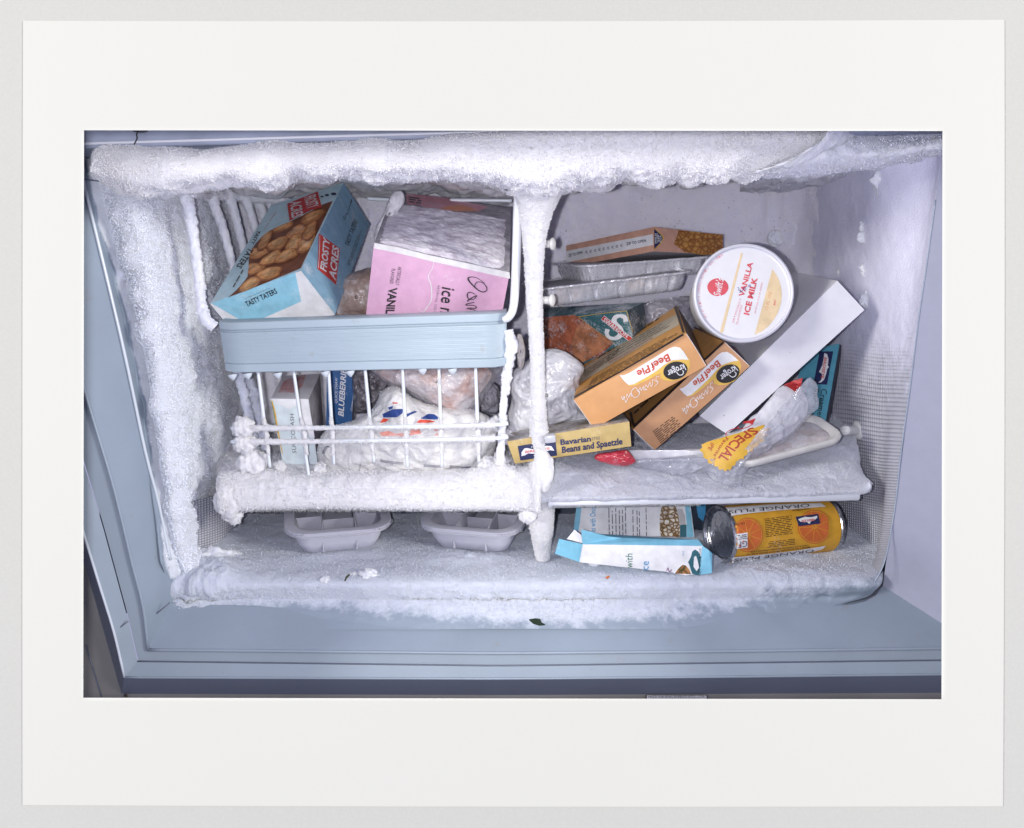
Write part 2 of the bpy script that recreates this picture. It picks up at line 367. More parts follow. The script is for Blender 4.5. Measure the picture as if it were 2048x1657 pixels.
def pillow(name, outline, Yc, tf, tb, mat, parent=None, amp=0.003, scale=0.02, nth=120, nr=40, kind=None, p=2.2, crump=ridged, ctr=None, fuzz=0, seed=5):
    """a closed soft body whose silhouette follows outline (pixels) and which swells by tf towards the front and tb behind"""
    O = np.asarray(outline, float); O = catmull(np.concatenate([O[-1:], O, O[:2]]), (len(O) + 2) * 24 + 1)[24:-24]
    seg = np.r_[0, np.cumsum(np.linalg.norm(np.diff(O[:, :2], axis=0), axis=1))]; t = np.linspace(0, seg[-1], nth, endpoint=False)
    O = np.stack([np.interp(t, seg, O[:, q]) for q in range(O.shape[1])], 1)
    c = O[:, :2].mean(0) if ctr is None else np.array(ctr, float)
    if O.shape[1] == 2: O = np.concatenate([O, np.full((len(O), 1), Yc)], 1)
    rr = np.sin(np.linspace(0, np.pi / 2, nr))[1:]
    def side(sgn, th):
        out = []
        for r in rr:
            q = c + (O[:, :2] - c) * r; Y = (Yc * (1 - r) + O[:, 2] * r) - sgn * th * math.sqrt(max(0, 1 - r ** p))
            out.append([onY(x, y, yy) for (x, y), yy in zip(q, Y)])
        return np.array(out)
    Fp = side(1, tf); wgt = (1 - rr ** 6)[:, None]
    cen = onY(c[0], c[1], Yc - tf)
    d = Fp - np.array([0, Yc, 0]) - np.mean(Fp.reshape(-1, 3) - np.array([0, Yc, 0]), 0) + np.array([0, -0.03, 0]); d /= np.linalg.norm(d, axis=-1)[..., None]
    Fp = Fp + d * (amp * crump(Fp / scale) * (0.35 + 0.65 * wgt))[..., None]
    Bp = side(-1, tb)[:-1][::-1]
    V = np.concatenate([[cen + np.array([0, -1, 0]) * amp * crump(np.array([cen]) / scale)[0]], Fp.reshape(-1, 3), Bp.reshape(-1, 3), [onY(c[0], c[1], Yc + tb)]])
    nrow = len(Fp) + len(Bp); Fl = [[0, 1 + (j + 1) % nth, 1 + j] for j in range(nth)]
    Fl += [[1 + a for a in f] for f in grid_faces(nrow, nth, True)[:, ::-1]]
    last = len(V) - 1; Fl += [[last, 1 + (nrow - 1) * nth + j, 1 + (nrow - 1) * nth + (j + 1) % nth] for j in range(nth)]
    if fuzz:
        nb = len(Fl); SV, SF = grains(Fp.reshape(-1, 3), d.reshape(-1, 3), fuzz, .0007, seed); Fl += [list(f) for f in SF + len(V)]; V = np.concatenate([V, SV])
        return link_mesh(name, V, Fl, [mat, grain_mat(FROST)], parent, kind=kind, midx=[0] * nb + [1] * (len(Fl) - nb))
    return link_mesh(name, V, Fl, mat, parent, kind=kind)
def lump(name, px, py, Y, r, mat, parent=None, amp=0.25, kind='stuff', squash=(1, 1, 1), fuzz=250, seed=9):
    """a rounded knob of frost or crumb"""
    bm = bmesh.new(); bmesh.ops.create_icosphere(bm, subdivisions=4, radius=1)
    V = np.array([v.co[:] for v in bm.verts]); Fl = [[v.index for v in f.verts] for f in bm.faces]; bm.free()
    c = onY(px, py, Y); W = V * (1 + amp * (fbm(V * 1.6 + seed, 4)) + amp * .5 * popcorn(V * 3 + seed))[:, None] * r * np.array(squash) + c
    if fuzz:
        nb = len(Fl); W, Fl = add_spikes(W, V, Fl, fuzz, 0.0018, 0.0005, seed)
        return link_mesh(name, W, Fl, [mat, grain_mat(mat)], parent, kind=kind, midx=[0] * nb + [1] * (len(Fl) - nb))
    return link_mesh(name, W, Fl, mat, parent, kind=kind)

# ------------------------------------------------------------------ printing on surfaces
class Quad:
    """one face of a carton: bilinear patch with a slight bulge; corners p00,p10,p11,p01 in space"""
    def __init__(s, p00, p10, p11, p01, bulge=0.0, seed=0):
        s.c = [np.asarray(q, float) for q in (p00, p10, p11, p01)]; n = np.cross(s.c[1] - s.c[0], s.c[3] - s.c[0]); n /= np.linalg.norm(n)
        s.n = n if n @ (CAM - s.c[0]) > 0 else -n; s.b = bulge; s.seed = seed
        src = topx(np.array(s.c)); dst = np.array([(0, 0), (1, 0), (1, 1), (0, 1)], float); A = []; bb = []
        for (x, y), (u, v) in zip(src, dst):
            A += [[x, y, 1, 0, 0, 0, -u * x, -u * y], [0, 0, 0, x, y, 1, -v * x, -v * y]]; bb += [u, v]
        s.H = np.append(np.linalg.lstsq(np.array(A), np.array(bb), rcond=None)[0], 1).reshape(3, 3)
    def st(s, S_, T_, lift=0.0):
        S_ = np.asarray(S_, float)[..., None]; T_ = np.asarray(T_, float)[..., None]; c = s.c
        P = c[0] * (1 - S_) * (1 - T_) + c[1] * S_ * (1 - T_) + c[2] * S_ * T_ + c[3] * (1 - S_) * T_
        e = np.clip(16 * S_ * (1 - S_) * T_ * (1 - T_), 0, 1)
        hgt = s.b * e + 0.0006 * np.sqrt(e) * (perlin(P / 0.03 + s.seed)[..., None] + .0) + lift
        return P + s.n * hgt
    def pt(s, q, lift=0.0):
        q = np.asarray(q, float); h = np.concatenate([q, np.ones(q.shape[:-1] + (1,))], -1) @ s.H.T
        return s.st(h[..., 0] / h[..., 2], h[..., 1] / h[..., 2], lift)
class Plane:
    def __init__(s, o, n): s.o = np.asarray(o, float); s.n = np.asarray(n, float) / np.linalg.norm(n)
    def pt(s, q, lift=0.0):
        q = np.asarray(q, float).reshape(-1, 2); d = FWD + RGT * ((q[:, :1] - 1024) / FPX) + UPV * ((828.5 - q[:, 1:]) / FPX)
        t = ((s.o - CAM) @ s.n) / (d @ s.n); return CAM + d * t[:, None] + s.n * lift
class Skins:
    """several meshes at once: the nearest surface takes the print"""
    def __init__(s, *o): s.k = [Skin(q) for q in o]
    def pt(s, q, lift=0.0):
        A = np.array([k_.pt(q, lift) for k_ in s.k]); hit = np.array([[h_ for h_ in k_.hit] for k_ in s.k]); D = np.linalg.norm(A - CAM, axis=-1) + 9 * ~hit
        return A[np.argmin(D, 0), np.arange(A.shape[1])]
class Skin:
    """any finished mesh: prints are laid where the line of sight meets it"""
    def __init__(s, obj):
        me = obj.data; off = parent_loc(obj.parent) if obj.parent else np.zeros(3)
        s.t = BVHTree.FromPolygons([Vector(np.array(v.co) + off) for v in me.vertices], [p.vertices[:] for p in me.polygons]); s.last = None
    def pt(s, q, lift=0.0):
        out = []; s.hit = []
        for x, y in np.asarray(q, float).reshape(-1, 2):
            d = Vector(ray(x, y)).normalized(); h, n, _, dist = s.t.ray_cast(Vector(CAM), d); s.hit.append(h is not None)
            if h is None: dist = s.last or 0.9; out.append(np.array(Vector(CAM) + d * dist)); continue
            s.last = dist; out.append(np.array(h) - np.array(d) * max(lift * 2.2, 0.0004))
        return np.array(out)
class Print:
    """gathers flat printed shapes on one surface and links them as one part"""
    def __init__(s, surf, maxlen=14): s.s = surf; s.V = []; s.F = []; s.M = []; s.UV = []; s.mats = []; s.nv = 0; s.ml = maxlen; s.lay = 1
    def mi(s, m):
        if m not in s.mats: s.mats.append(m)
        return s.mats.index(m)
    def raw(s, q, F, m, lift):
        q = np.asarray(q, float); s.V.append(s.s.pt(q, lift)); s.UV.append(q / 100.0); i = s.mi(m)
        for f in F: s.F.append([a + s.nv for a in f]); s.M.append(i)
        s.nv += len(q)
    def poly(s, pts, m, lay=None):
        lay = lay or s.lay; pts = [tuple(p) for p in pts]
        tris = tessellate_polygon([[Vector((x, y, 0)) for x, y in pts]]); V = list(pts); F = [tuple(t) for t in tris]
        stack = list(F); out = []
        while stack:
            a, b, c = stack.pop(); L = [math.dist(V[a], V[b]), math.dist(V[b], V[c]), math.dist(V[c], V[a])]; k_ = int(np.argmax(L))
            if L[k_] <= s.ml: out.append((a, b, c)); continue
            x, y, z = ((a, b, c), (b, c, a), (c, a, b))[k_]; V.append(((V[x][0] + V[y][0]) / 2, (V[x][1] + V[y][1]) / 2)); n = len(V) - 1; stack += [(x, n, z), (n, y, z)]
        s.raw(V, out, m, 0.00013 * lay + 0.00012)
    def ell(s, c, a, b, m, lay=None, n=36, t0=0, t1=2 * math.pi):
        s.poly([(c[0] + a[0] * math.cos(t) + b[0] * math.sin(t), c[1] + a[1] * math.cos(t) + b[1] * math.sin(t)) for t in np.linspace(t0, t1, n, endpoint=(t1 - t0) < 6.2)], m, lay)
    def stroke(s, pts, wd, m, lay=None, n=None):
        P = catmull(np.array(pts, float), n or (len(pts) - 1) * 6 + 1) if len(pts) > 2 else np.array(pts, float)
        W = np.array(wd if np.ndim(wd) else [wd] * len(pts), float); W = np.interp(np.linspace(0, 1, len(P)), np.linspace(0, 1, len(W)), W)
        T = np.gradient(P, axis=0); T /= np.linalg.norm(T, axis=1)[:, None] + 1e-9; Nn = np.stack([-T[:, 1], T[:, 0]], 1) * W[:, None] / 2
        V = np.concatenate([P + Nn, P - Nn]); k_ = len(P); s.raw(V, [(i, i + 1, i + 1 + k_, i + k_) for i in range(k_ - 1)], m, 0.00013 * (lay or s.lay) + 0.00012)
    def text(s, txt, A, B, C, m, lay=None, bold=0.0, shear=0.0, serif=False):
        """txt from pixel A to pixel B along its baseline, capitals reaching from A to C"""
        V, F = glyphs(txt, bold, shear, serif); A, B, C = (np.array(q, float) for q in (A, B, C))
        q = A + V[:, :1] * (B - A) + V[:, 1:] * (C - A); s.raw(q, F, m, 0.00013 * (lay or s.lay + 2) + 0.00012)
    def small(s, A, B, C, rows, m, lay=None, seed=0, fill=0.55, ragged=0.25):
        """rows of print too small to read, as broken bars"""
        r = np.random.default_rng(seed); A, B, C = (np.array(q, float) for q in (A, B, C)); L = np.linalg.norm(B - A)
        for i in range(rows):
            y0 = (i + 0.5 - fill / 2) / rows; y1 = y0 + fill / rows; x = 0.0; end = 1 - r.uniform(0, ragged)
            while x < end:
                wl = r.uniform(6, 20) / L; x2 = min(end, x + wl); s.raw([A + x * (B - A) + y0 * (C - A), A + x2 * (B - A) + y0 * (C - A), A + x2 * (B - A) + y1 * (C - A), A + x * (B - A) + y1 * (C - A)], [(0, 1, 2, 3)], m, 0.00013 * (lay or s.lay + 1) + 0.00012); x = x2 + r.uniform(2, 4) / L
    def done(s, name, parent, kind=None):
        return link_mesh(name, np.concatenate(s.V), s.F, s.mats, parent, smooth=True, midx=s.M, uv=np.concatenate(s.UV), kind=kind)
_gl = {}
def glyphs(txt, bold, shear, serif):
    key = (txt, bold, shear)
    if key not in _gl:
        c = bpy.data.curves.new('t', 'FONT'); c.body = txt; c.resolution_u = 2; c.offset = bold; c.shear = shear; c.fill_mode = 'FRONT'
        o = bpy.data.objects.new('t', c); COL.objects.link(o); dg = bpy.context.evaluated_depsgraph_get(); me = o.evaluated_get(dg).to_mesh()
        V = np.array([v.co[:2] for v in me.vertices]); F = [tuple(p.vertices) for p in me.polygons]
        o.evaluated_get(dg).to_mesh_clear(); bpy.data.objects.remove(o); bpy.data.curves.remove(c)
        V[:, 0] -= V[:, 0].min(); V[:, 0] /= V[:, 0].max(); V[:, 1] /= 0.70
        _gl[key] = (V, F)
    return _gl[key]
def Z1(ox, oy, s): return lambda x, y: (ox + x / s, oy + y / s)
z2 = Z1(400, 340, 4.874); z3 = Z1(700, 340, 4.874); z4 = Z1(1060, 420, 4.8725); z5 = Z1(1340, 440, 4.602); z6 = Z1(1080, 580, 4.874)
z7 = Z1(1240, 680, 3.938); z8 = Z1(1060, 980, 4.876); z9 = Z1(1340, 980, 4.452); za = Z1(420, 600, 4.361); zb = Z1(720, 700, 5.12)
zc = Z1(420, 920, 2.926); zd = Z1(160, 900, 3.315); ze = Z1(1000, 1180, 2.2756); zf = Z1(1500, 250, 2.7175)
def L(z, *pts): return [z(*p) for p in pts]

class Carton:
    """a card box from its fitted corner and three edges; corners seen in the photograph are pulled onto their pixels"""
    def __init__(s, name, label, cat, fitv, obs, mats, group=None, bulge=0.0012, seed=0):
        O, A, B, Cc = (np.array(q) for q in fitv); s.P = {}
        for key in ('O', 'A', 'B', 'C', 'AB', 'AC', 'BC', 'ABC'):
            X = O + A * ('A' in key) + B * ('B' in key) + Cc * ('C' in key)
            if key in obs: X = at(obs[key][0], obs[key][1], (X - CAM) @ FWD)
            s.P[key] = X
        P = s.P; low = min(P.values(), key=lambda q: q[2])
        s.t = thing(name, label, cat, np.mean(list(P.values()), 0) * [1, 1, 0] + [0, 0, low[2]], group)
        q = lambda a, b, c, d: Quad(P[a], P[b], P[c], P[d], bulge, seed)
        s.f = {'front': q('O', 'A', 'AB', 'B'), 'top': q('O', 'A', 'AC', 'C'), 'side': q('O', 'B', 'BC', 'C')}
        ctr = np.mean(list(P.values()), 0)
        for Q in s.f.values():
            if Q.n @ (Q.c[0] - ctr) < 0 and Q.n @ (np.mean(Q.c, 0) - ctr) < 0: Q.n = -Q.n
        rest = [Quad(P[a], P[b], P[c], P[d], 0) for a, b, c, d in (('C', 'AC', 'ABC', 'BC'), ('A', 'AB', 'ABC', 'AC'), ('B', 'AB', 'ABC', 'BC'))]
        N = 12; g = np.linspace(0, 1, N); V = []; F = []; M = []; slots = []
        for i, (fn, Q) in enumerate(list(s.f.items()) + [('rest', r_) for r_ in rest]):
            tt, ss = np.meshgrid(g, g, indexing='ij'); W = Q.st(ss, tt).reshape(-1, 3); fc = grid_faces(N, N)
            nrm = np.cross(W[fc[0][1]] - W[fc[0][0]], W[fc[0][3]] - W[fc[0][0]])
            if nrm @ (np.mean(Q.c, 0) - ctr) < 0: fc = fc[:, ::-1]
            F += [list(f + len(V) * N * N) for f in fc]; V.append(W); mt = mats.get(fn, mats['rest'])
            if mt not in slots: slots.append(mt)
            M += [slots.index(mt)] * len(fc)
        V = np.concatenate(V)
        o = link_mesh('carton', V, F, slots, s.t, smooth=True, midx=M)
        bm = bmesh.new(); bm.from_mesh(o.data); bmesh.ops.remove_doubles(bm, verts=bm.verts, dist=0.0003); bm.to_mesh(o.data); bm.free()
        o.data.set_sharp_from_angle(angle=math.radians(35)); s.body = o
    def pr(s, face, **kw): return Print(s.f[face], **kw)

# colours of print
navy = paper('ink_navy', (0.012, 0.018, 0.075)); black = paper('ink_black', (0.015, 0.014, 0.016)); inkgrey = paper('ink_grey', (0.10, 0.10, 0.12))
red = paper('ink_red', (0.50, 0.045, 0.04)); white = paper('print_white', (0.66, 0.66, 0.68)); gold = paper('ink_gold', (0.60, 0.36, 0.06)); brown = paper('ink_brown', (0.025, 0.012, 0.008))
edgew = paper('card_edge', (0.58, 0.57, 0.58)); cardgrey = paper('card_grey', (0.36, 0.35, 0.37)); darkbrown = paper('card_dark_edge', (0.03, 0.018, 0.015))
FROST = frost_mat('frost_white', (0.83, 0.845, 0.94)); FROSTB = frost_mat('frost_blue', (0.69, 0.715, 0.83)); FROSTD = frost_mat('frost_specked', (0.86, 0.845, 0.96), dirt=0.6)
FROSTW = frost_mat('frost_bright', (0.775, 0.77, 0.805))
LINER = plastic('liner_plastic', (0.27, 0.32, 0.41), 0.42, stain=True)

# ------------------------------------------------------------------ the white print sheet and the grey board it lies on
def plate(name, outer, inner, z0, z1, mat, parent=None, kind=None):
    V = []; n = len(outer)
    for z in (z0, z1):
        V += [at(x, y, z) for x, y in outer] + [at(SHx, SHy, z) for SHx, SHy in inner]
    F = []
    for i in range(n):
        j = (i + 1) % n
        F += [[i, j, n + j, n + i], [2 * n + j, 2 * n + i, 3 * n + i, 3 * n + j], [i, 2 * n + i, 2 * n + j, j], [n + i, n + j, 3 * n + j, 3 * n + i]]
    return link_mesh(name, V, F, mat, parent, smooth=False, kind=kind)
def bow(c, dx, dy, n=12):
    out = []
    for i in range(4):
        a, b = np.array(c[i], float), np.array(c[(i + 1) % 4], float)
        for t in np.linspace(0, 1, n, endpoint=False):
            p = a + (b - a) * t; e = 4 * t * (1 - t); out.append((p[0] + (dx if i in (1,) else -dx * .5 if i == 3 else 0) * e, p[1] + (dy if i in (0, 2) else 0) * e))
    return out
board_m, _nt, _p = base_mat('grey_board'); _g = NN(_nt, 'NewGeometry').outputs['Position']
_nt.links.new(ramp(_nt, noise_node(_nt, _g, 500, 3), [(0.3, (0.575, 0.578, 0.530)), (0.7, (0.605, 0.608, 0.558))]), _p.inputs['Base Color']); _p.inputs['Roughness'].default_value = 0.8
sheet_m, _nt, _p = base_mat('photo_paper'); _g = NN(_nt, 'NewGeometry').outputs['Position']
_nt.links.new(ramp(_nt, noise_node(_nt, _g, 3, 2), [(0.3, (0.705, 0.709, 0.646)), (0.7, (0.715, 0.719, 0.656))]), _p.inputs['Base Color']); _p.inputs['Roughness'].default_value = 0.6; _p.inputs['Specular IOR Level'].default_value = 0.15
apert = [(168, 261), (1885, 262.5), (1883, 1399), (166.5, 1396)]
sh_t = thing('paper_sheet', 'white sheet of paper with a wide border around the freezer picture window', 'paper sheet', at(1026, 1613, SHEET_D))
plate('border', bow([(46, 42), (2009, 40), (2006, 1613), (45, 1610.5)], 1.5, 2.0), bow(apert, 0, 0), SHEET_D, SHEET_D + 0.0003, sheet_m, sh_t)
wall_o = plate('backdrop', [(-900, -900), (2950, -900), (2950, 2550), (-900, 2550)], [(140, 235), (1912, 235), (1912, 1425), (140, 1425)], SHEET_D + 0.0009, SHEET_D + 0.004, board_m, kind='structure')

# ------------------------------------------------------------------ the freezer cabinet
fz = thing('freezer', 'old pale blue freezer compartment thick with frost, its door open', 'freezer', (0.0, 0.2, -0.42))
def sheet(name, pts, mat, n=2): return link_mesh(name, pts, [[0, 1, 2, 3]], mat, fz, smooth=False)
bx0, bx1, by0, by1, bz0, bz1 = -0.42, 0.44, 0.06, 0.47, -0.385, 0.115
sheet('back_wall', [(bx0, by1, bz0), (bx1, by1, bz0), (bx1, by1, bz1), (bx0, by1, bz1)], LINER)
sheet('side_wall', [(bx0, by0, bz0), (bx0, by1, bz0), (bx0, by1, bz1), (bx0, by0, bz1)], LINER)
sheet('side_wall', [(bx1, by0, bz0), (bx1, by1, bz0), (bx1, by1, bz1), (bx1, by0, bz1)], LINER)
sheet('ceiling', [(bx0, by0, bz1), (bx1, by0, bz1), (bx1, by1, bz1), (bx0, by1, bz1)], LINER)
sheet('floor', [(bx0, by0, bz0), (bx1, by0, bz0), (bx1, by1, bz0), (bx0, by1, bz0)], LINER)
def resamp(p, n):
    p = np.asarray(p, float); s_ = np.r_[0, np.cumsum(np.linalg.norm(np.diff(p[:, :2], axis=0), axis=1))]; t = np.linspace(0, s_[-1], n)
    return np.stack([np.interp(t, s_, p[:, i]) for i in range(p.shape[1])], 1)
def loop(left, bottom, right, Y): 
    q = np.concatenate([resamp(left, 40), resamp(bottom, 60)[1:], resamp(right, 40)[1:]]); return np.array([onY(x, y, Y) for x, y in q])
l1 = ([(140, 262), (168, 368), (243, 680), (290, 900), (317, 1005), (341, 1126), (343, 1206)], [(343, 1206), (700, 1222), (1000, 1225), (1350, 1219), (1700, 1211), (1745, 1200), (1766, 1172)], [(1766, 1172), (1771, 1130), (1793, 1000), (1836, 640), (1855, 510), (1885, 300), (1897, 200)])
l2 = ([(20, 200), (110, 560), (166, 770), (205, 900), (232, 990), (260, 1111), (293, 1241), (296, 1300)], [(296, 1300), (1000, 1307), (1440, 1303), (1885, 1297), (1960, 1296)], [(1960, 1296), (1985, 900), (2060, 200)])
l3 = ([(-20, 200), (66, 600), (166, 924), (205, 1051), (257, 1244), (275, 1323)], [(275, 1323), (1000, 1332), (1885, 1321), (1995, 1320)], [(1995, 1320), (2100, 200)])
l4 = ([(-60, 200), (100, 850), (166, 1063), (190, 1141), (228, 1265), (249, 1355)], [(249, 1355), (1000, 1358), (1440, 1354), (1885, 1349), (2040, 1348)], [(2040, 1348), (2150, 200)])
l5 = ([(-80, 200), (100, 940), (166, 1117), (208, 1265), (243, 1388)], [(243, 1388), (1000, 1390.5), (1885, 1386), (2060, 1386)], [(2060, 1386), (2180, 200)])
def loop1(left, bottom, right):
    q = np.concatenate([resamp(left, 40), resamp(bottom, 60)[1:], resamp(right, 40)[1:]]); out = []
    for i, (x, y) in enumerate(q):
        Y = .045
        if x > 1500 and i < 99: Y += .0006 * max(0, 1219 - y)
        elif x > 1500: k_ = min(1, max(0, (y - 1040) / 130)); Y += .028 * k_ * k_ * (3 - 2 * k_)
        out.append(onY(x, y, Y))
    return np.array(out)
LP = [loop1(*l1), loop(*l2, 0.004), loop(*l3, 0.002), loop(*l4, -0.006), loop(*l5, 0.018)]
TRIM = plastic('trim_plastic', (0.228, 0.272, 0.335), 0.38, stain=True); TRIM2 = plastic('trim_plastic_outer', (0.228, 0.270, 0.328), 0.35, stain=True); EDGE = plastic('breaker_strip', (0.085, 0.10, 0.135), 0.35)
def strip(name, a, b, mat, sub=4):
    V = np.concatenate([a + (b - a) * t for t in np.linspace(0, 1, sub)]); return link_mesh(name, V, [list(f) for f in grid_faces(sub, len(a))], mat, fz, smooth=True, split=math.radians(25))
l0 = ([(190, 240), (232, 368), (302, 680), (347, 900), (372, 1005), (395, 1126), (405, 1182)], [(405, 1182), (1000, 1192), (1795, 1175)], [(1740, 1172), (1750, 1120), (1762, 1000), (1802, 640), (1822, 510), (1856, 250)])
strip('liner_return', loop(*l0, 0.095)[:99], LP[0][:99], TRIM, 6)
strip('liner_slope', LP[0][:99], LP[1][:99], TRIM)
TRIM_TINT = frost_mat('violet_tinted_plastic', (.30, .31, .40), fine=.12); TRIM_TINT.node_tree.nodes['Principled BSDF'].inputs['Subsurface Weight'].default_value = 0  # same plastic; the right side's violet cast is put into the colour
strip('liner_slope', LP[0][98:], LP[1][98:], TRIM_TINT); strip('liner_return', LP[0][88:100] + np.array([.014, .05, -.010]), LP[0][88:100], TRIM_TINT, 6); strip('trim_band', LP[1] + FWD * .0035, LP[2] + FWD * .002, TRIM2); strip('trim_band', LP[2], LP[3], TRIM2); strip('breaker_strip', LP[3], LP[4], EDGE)
def ridge(P, r, mat, a=0, b=None): tube('trim_ridge', P[a:b:3], r, mat, fz, sides=8, n=len(P[a:b]))
RIDGE_HI = plastic('ridge_highlight', (0.50, 0.54, 0.60), 0.25)  # ridges paler than the trim: their highlight is put into the colour
ridge(LP[1], 0.0016, TRIM, 0, 40); ridge(LP[1], 0.0016, TRIM, 39, 99); ridge(LP[3], 0.0012, RIDGE_HI, 0, 40); ridge(LP[3], 0.0012, TRIM2, 39, 99); ridge(LP[2], 0.0008, EDGE, 39, 99)
tube('trim_ridge', [onY(x, y, 0.043) for x, y in [(140, 262), (168, 368), (243, 680), (290, 900), (317, 1005), (341, 1120)]], 0.0016, RIDGE_HI, fz, sides=8)
for a, b, Y in (((296, 1242), (339, 1206), .02), ((229, 1264), (256, 1243), -.002), ((168, 359), (200, 363), .02)):
    tube('joint_seam', [onY(*a, Y), onY(*b, Y)], 0.0007, EDGE, fz, sides=6)
# outer cabinet below and beside the trim
CAB = plastic('cabinet_enamel', (0.17, 0.165, 0.16), 0.35, stain=True, vary=.12); CABD = plastic('cabinet_front', (0.26, 0.28, 0.34), 0.35, stain=True)
q0 = loop(*l5, 0.019); q1 = loop([(-300, 150), (-100, 900), (150, 1480)], [(150, 1480), (2120, 1500)], [(2120, 1500), (2300, 200)], 0.021)
strip('cabinet_shell', q0, q1, CAB)
tube('cabinet_seam', [onY(172, 1290, .0195), onY(205, 1400, .0195)], .0008, EDGE, fz, sides=6); tube('cabinet_seam', [onY(250, 1389, .018), onY(257, 1402, .018)], .0016, darkbrown, fz, sides=6)
lab = Plane(onY(1350, 1395, 0.0175), (0, -1, 0)); pl = Print(lab)
pl.poly([(1291, 1390), (1415, 1390), (1415, 1430), (1291, 1430)], black, 1); pl.poly([(1293.5, 1391), (1413, 1391), (1413, 1428), (1293.5, 1428)], paper('plate_grey', (.42, .42, .46)), 2)
pl.text("MFG'D. FOR SEARS, ROEBUCK & CO., U.S.A.", (1297, 1396), (1409, 1395), (1297, 1391.5), black, 4)
plt = thing('name_plate', 'small printed maker plate on the cabinet below the freezer', 'label plate', onY(1353, 1430, .0175)); pl.done('lettering', plt)
# strip of cabinet above the opening with a bright bead
T = np.array([(60, 330), (140, 303), (160, 292), (180, 287.5), (400, 281), (700, 272), (950, 265), (1200, 258), (2000, 240)], float)
top_m = plastic('top_gasket', (0.30, 0.33, 0.42), 0.5, vary=.25)
patch('top_trim', [[(x, y - 90, .02) for x, y in T], [(x, y - 2, .004) for x, y in T], [(x, y + 14, .014) for x, y in T], [(x, y + 26, .03) for x, y in T]], 80, 16, None, top_m, fz, kind=None)
tube('trim_bead', [onY(x, y, .002) for x, y in T], .0013, plastic('bead_white', (.62, .63, .68), .25), fz, sides=8)
tube('cable', [onY(x, y, -.004) for x, y in [(282, 240), (276, 262), (273, 270), (274, 277), (268, 290)]], .0006, black, fz, sides=6)
lump('screw_hole', 281, 262, .004, .0052, plastic('hole_dark', (.06, .06, .08)), fz, amp=.1, kind=None, squash=(1.2, .3, .3), fuzz=0)

# ------------------------------------------------------------------ frost on the liner
lipX = [180, 193, 217, 260, 300, 360, 430, 480, 540, 590, 640, 700, 760, 820, 880, 950, 1000, 1060, 1110, 1160, 1200, 1240, 1290, 1340, 1400, 1450, 1500, 1560, 1620]
lipT = [335, 308, 299, 296, 295, 297, 293, 291, 290, 291, 289, 288, 286, 284, 278, 272, 262, 250, 240, 235, 230, 225, 222, 222, 225, 230, 240, 250, 262]
lipB = [345, 352, 362, 372, 376, 372, 362, 356, 362, 340, 349, 339, 350, 346, 342, 352, 362, 378, 376, 356, 360, 347, 352, 353, 343, 355, 347, 350, 338]
lipX += [1660, 1700]; lipT += [265, 250]; lipB += [345, 340]
rows = []
for i, (x, t, b) in enumerate(zip(lipX, lipT, lipB)):
    h = b - t; kx = min(1, max(0, (x - 170) / 120)) * min(1, max(.1, (1720 - x) / 160))
    dn = 26 if x < 1040 else 6
    sh = lambda q: x - 190 * q * min(1, max(0, (x - 1300) / 400))
    bk_ = .02 * min(1, max(0, (x - 1560) / 140))
    rows.append([(sh(0), t - 6, .03 + bk_), (sh(0), t, .004 + bk_), (sh(.2), t + .2 * h, -.008 * kx + bk_), (sh(.58), t + .58 * h, -.012 * kx + bk_), (sh(.88), b - .12 * h, -.008 * kx + bk_), (sh(1), b, .012 + bk_), (sh(1), b - 4, .055 + bk_), (sh(1), b - 2, .12), (sh(1), b + dn * .2, .20), (sh(1), b + dn * .7, .30), (sh(1), b + dn * 1.6, .395)])
def lip_d(W, u, v):
    front = np.clip((0.55 - v) / 0.1, 0, 1); n = fbm(W / .045, 3)
    rightish = np.clip((u - .50) / .15, 0, 1)
    lip = np.exp(-((v - .48) / .07) ** 2)
    return front * (.0045 * fbm(W / .075, 2) + .0026 * n + (.0004 + .0012 * rightish) * popcorn(W / .0062) + .0007 * popcorn(W / .0032) + .0004 * fbm(W / .0025, 2)) + lip * (.005 * fbm(W / .016, 3) + .002 * popcorn(W / .007)) + (1 - front) * (.008 * n + .004 * popcorn(W / .014) + .002 * popcorn(W / .006) + .0008 * popcorn(W / .003))
patch('ceiling_frost', np.swapaxes(np.array(rows), 0, 1), 860, 280, lip_d, FROSTW, fz, fuzz=52000, grad=.00085, seed=2, fmask=lambda u, v: (v > .05) & (v < .8))
# the frost shelf that runs on to the right corner, behind an icy fold
rx = [1480, 1560, 1640, 1700, 1760, 1830, 1900, 1990]
rT = [300, 288, 276, 279, 284, 279, 270, 258]; rB = [352, 352, 345, 337, 330, 318, 304, 290]
rows = [[(x, t - 8, .06), (x, t, .03), (x, t + .5 * (b - t), .012), (x, b - 5, .03), (x, b, .06), (x, b - 2, .11), (x, b + 6, .18), (x, b + 30, .36)] for x, t, b in zip(rx, rT, rB)]
patch('ceiling_frost', np.swapaxes(np.array(rows), 0, 1), 320, 110, lambda W, u, v: .0028 * fbm(W / .03, 4) + .0011 * popcorn(W / .006) + .004 * (v > .6) * fbm(W / .02, 3), FROST, fz, fuzz=9000, seed=4)
rows = [[(1500, 352, .02), (1560, 340, .012), (1620, 318, .004), (1665, 292, -.002), (1700, 255, -.006)], [(1506, 346, .0), (1570, 326, -.006), (1620, 298, -.010), (1650, 275, -.014), (1668, 245, -.018)], [(1512, 353, .045), (1580, 345, .04), (1650, 322, .035), (1690, 296, .03), (1725, 255, .03)]]
patch('ice_fold', rows, 120, 40, lambda W, u, v: .0015 * fbm(W / .012, 3) + .0006 * popcorn(W / .004), FROST, fz, kind='stuff', fuzz=300)
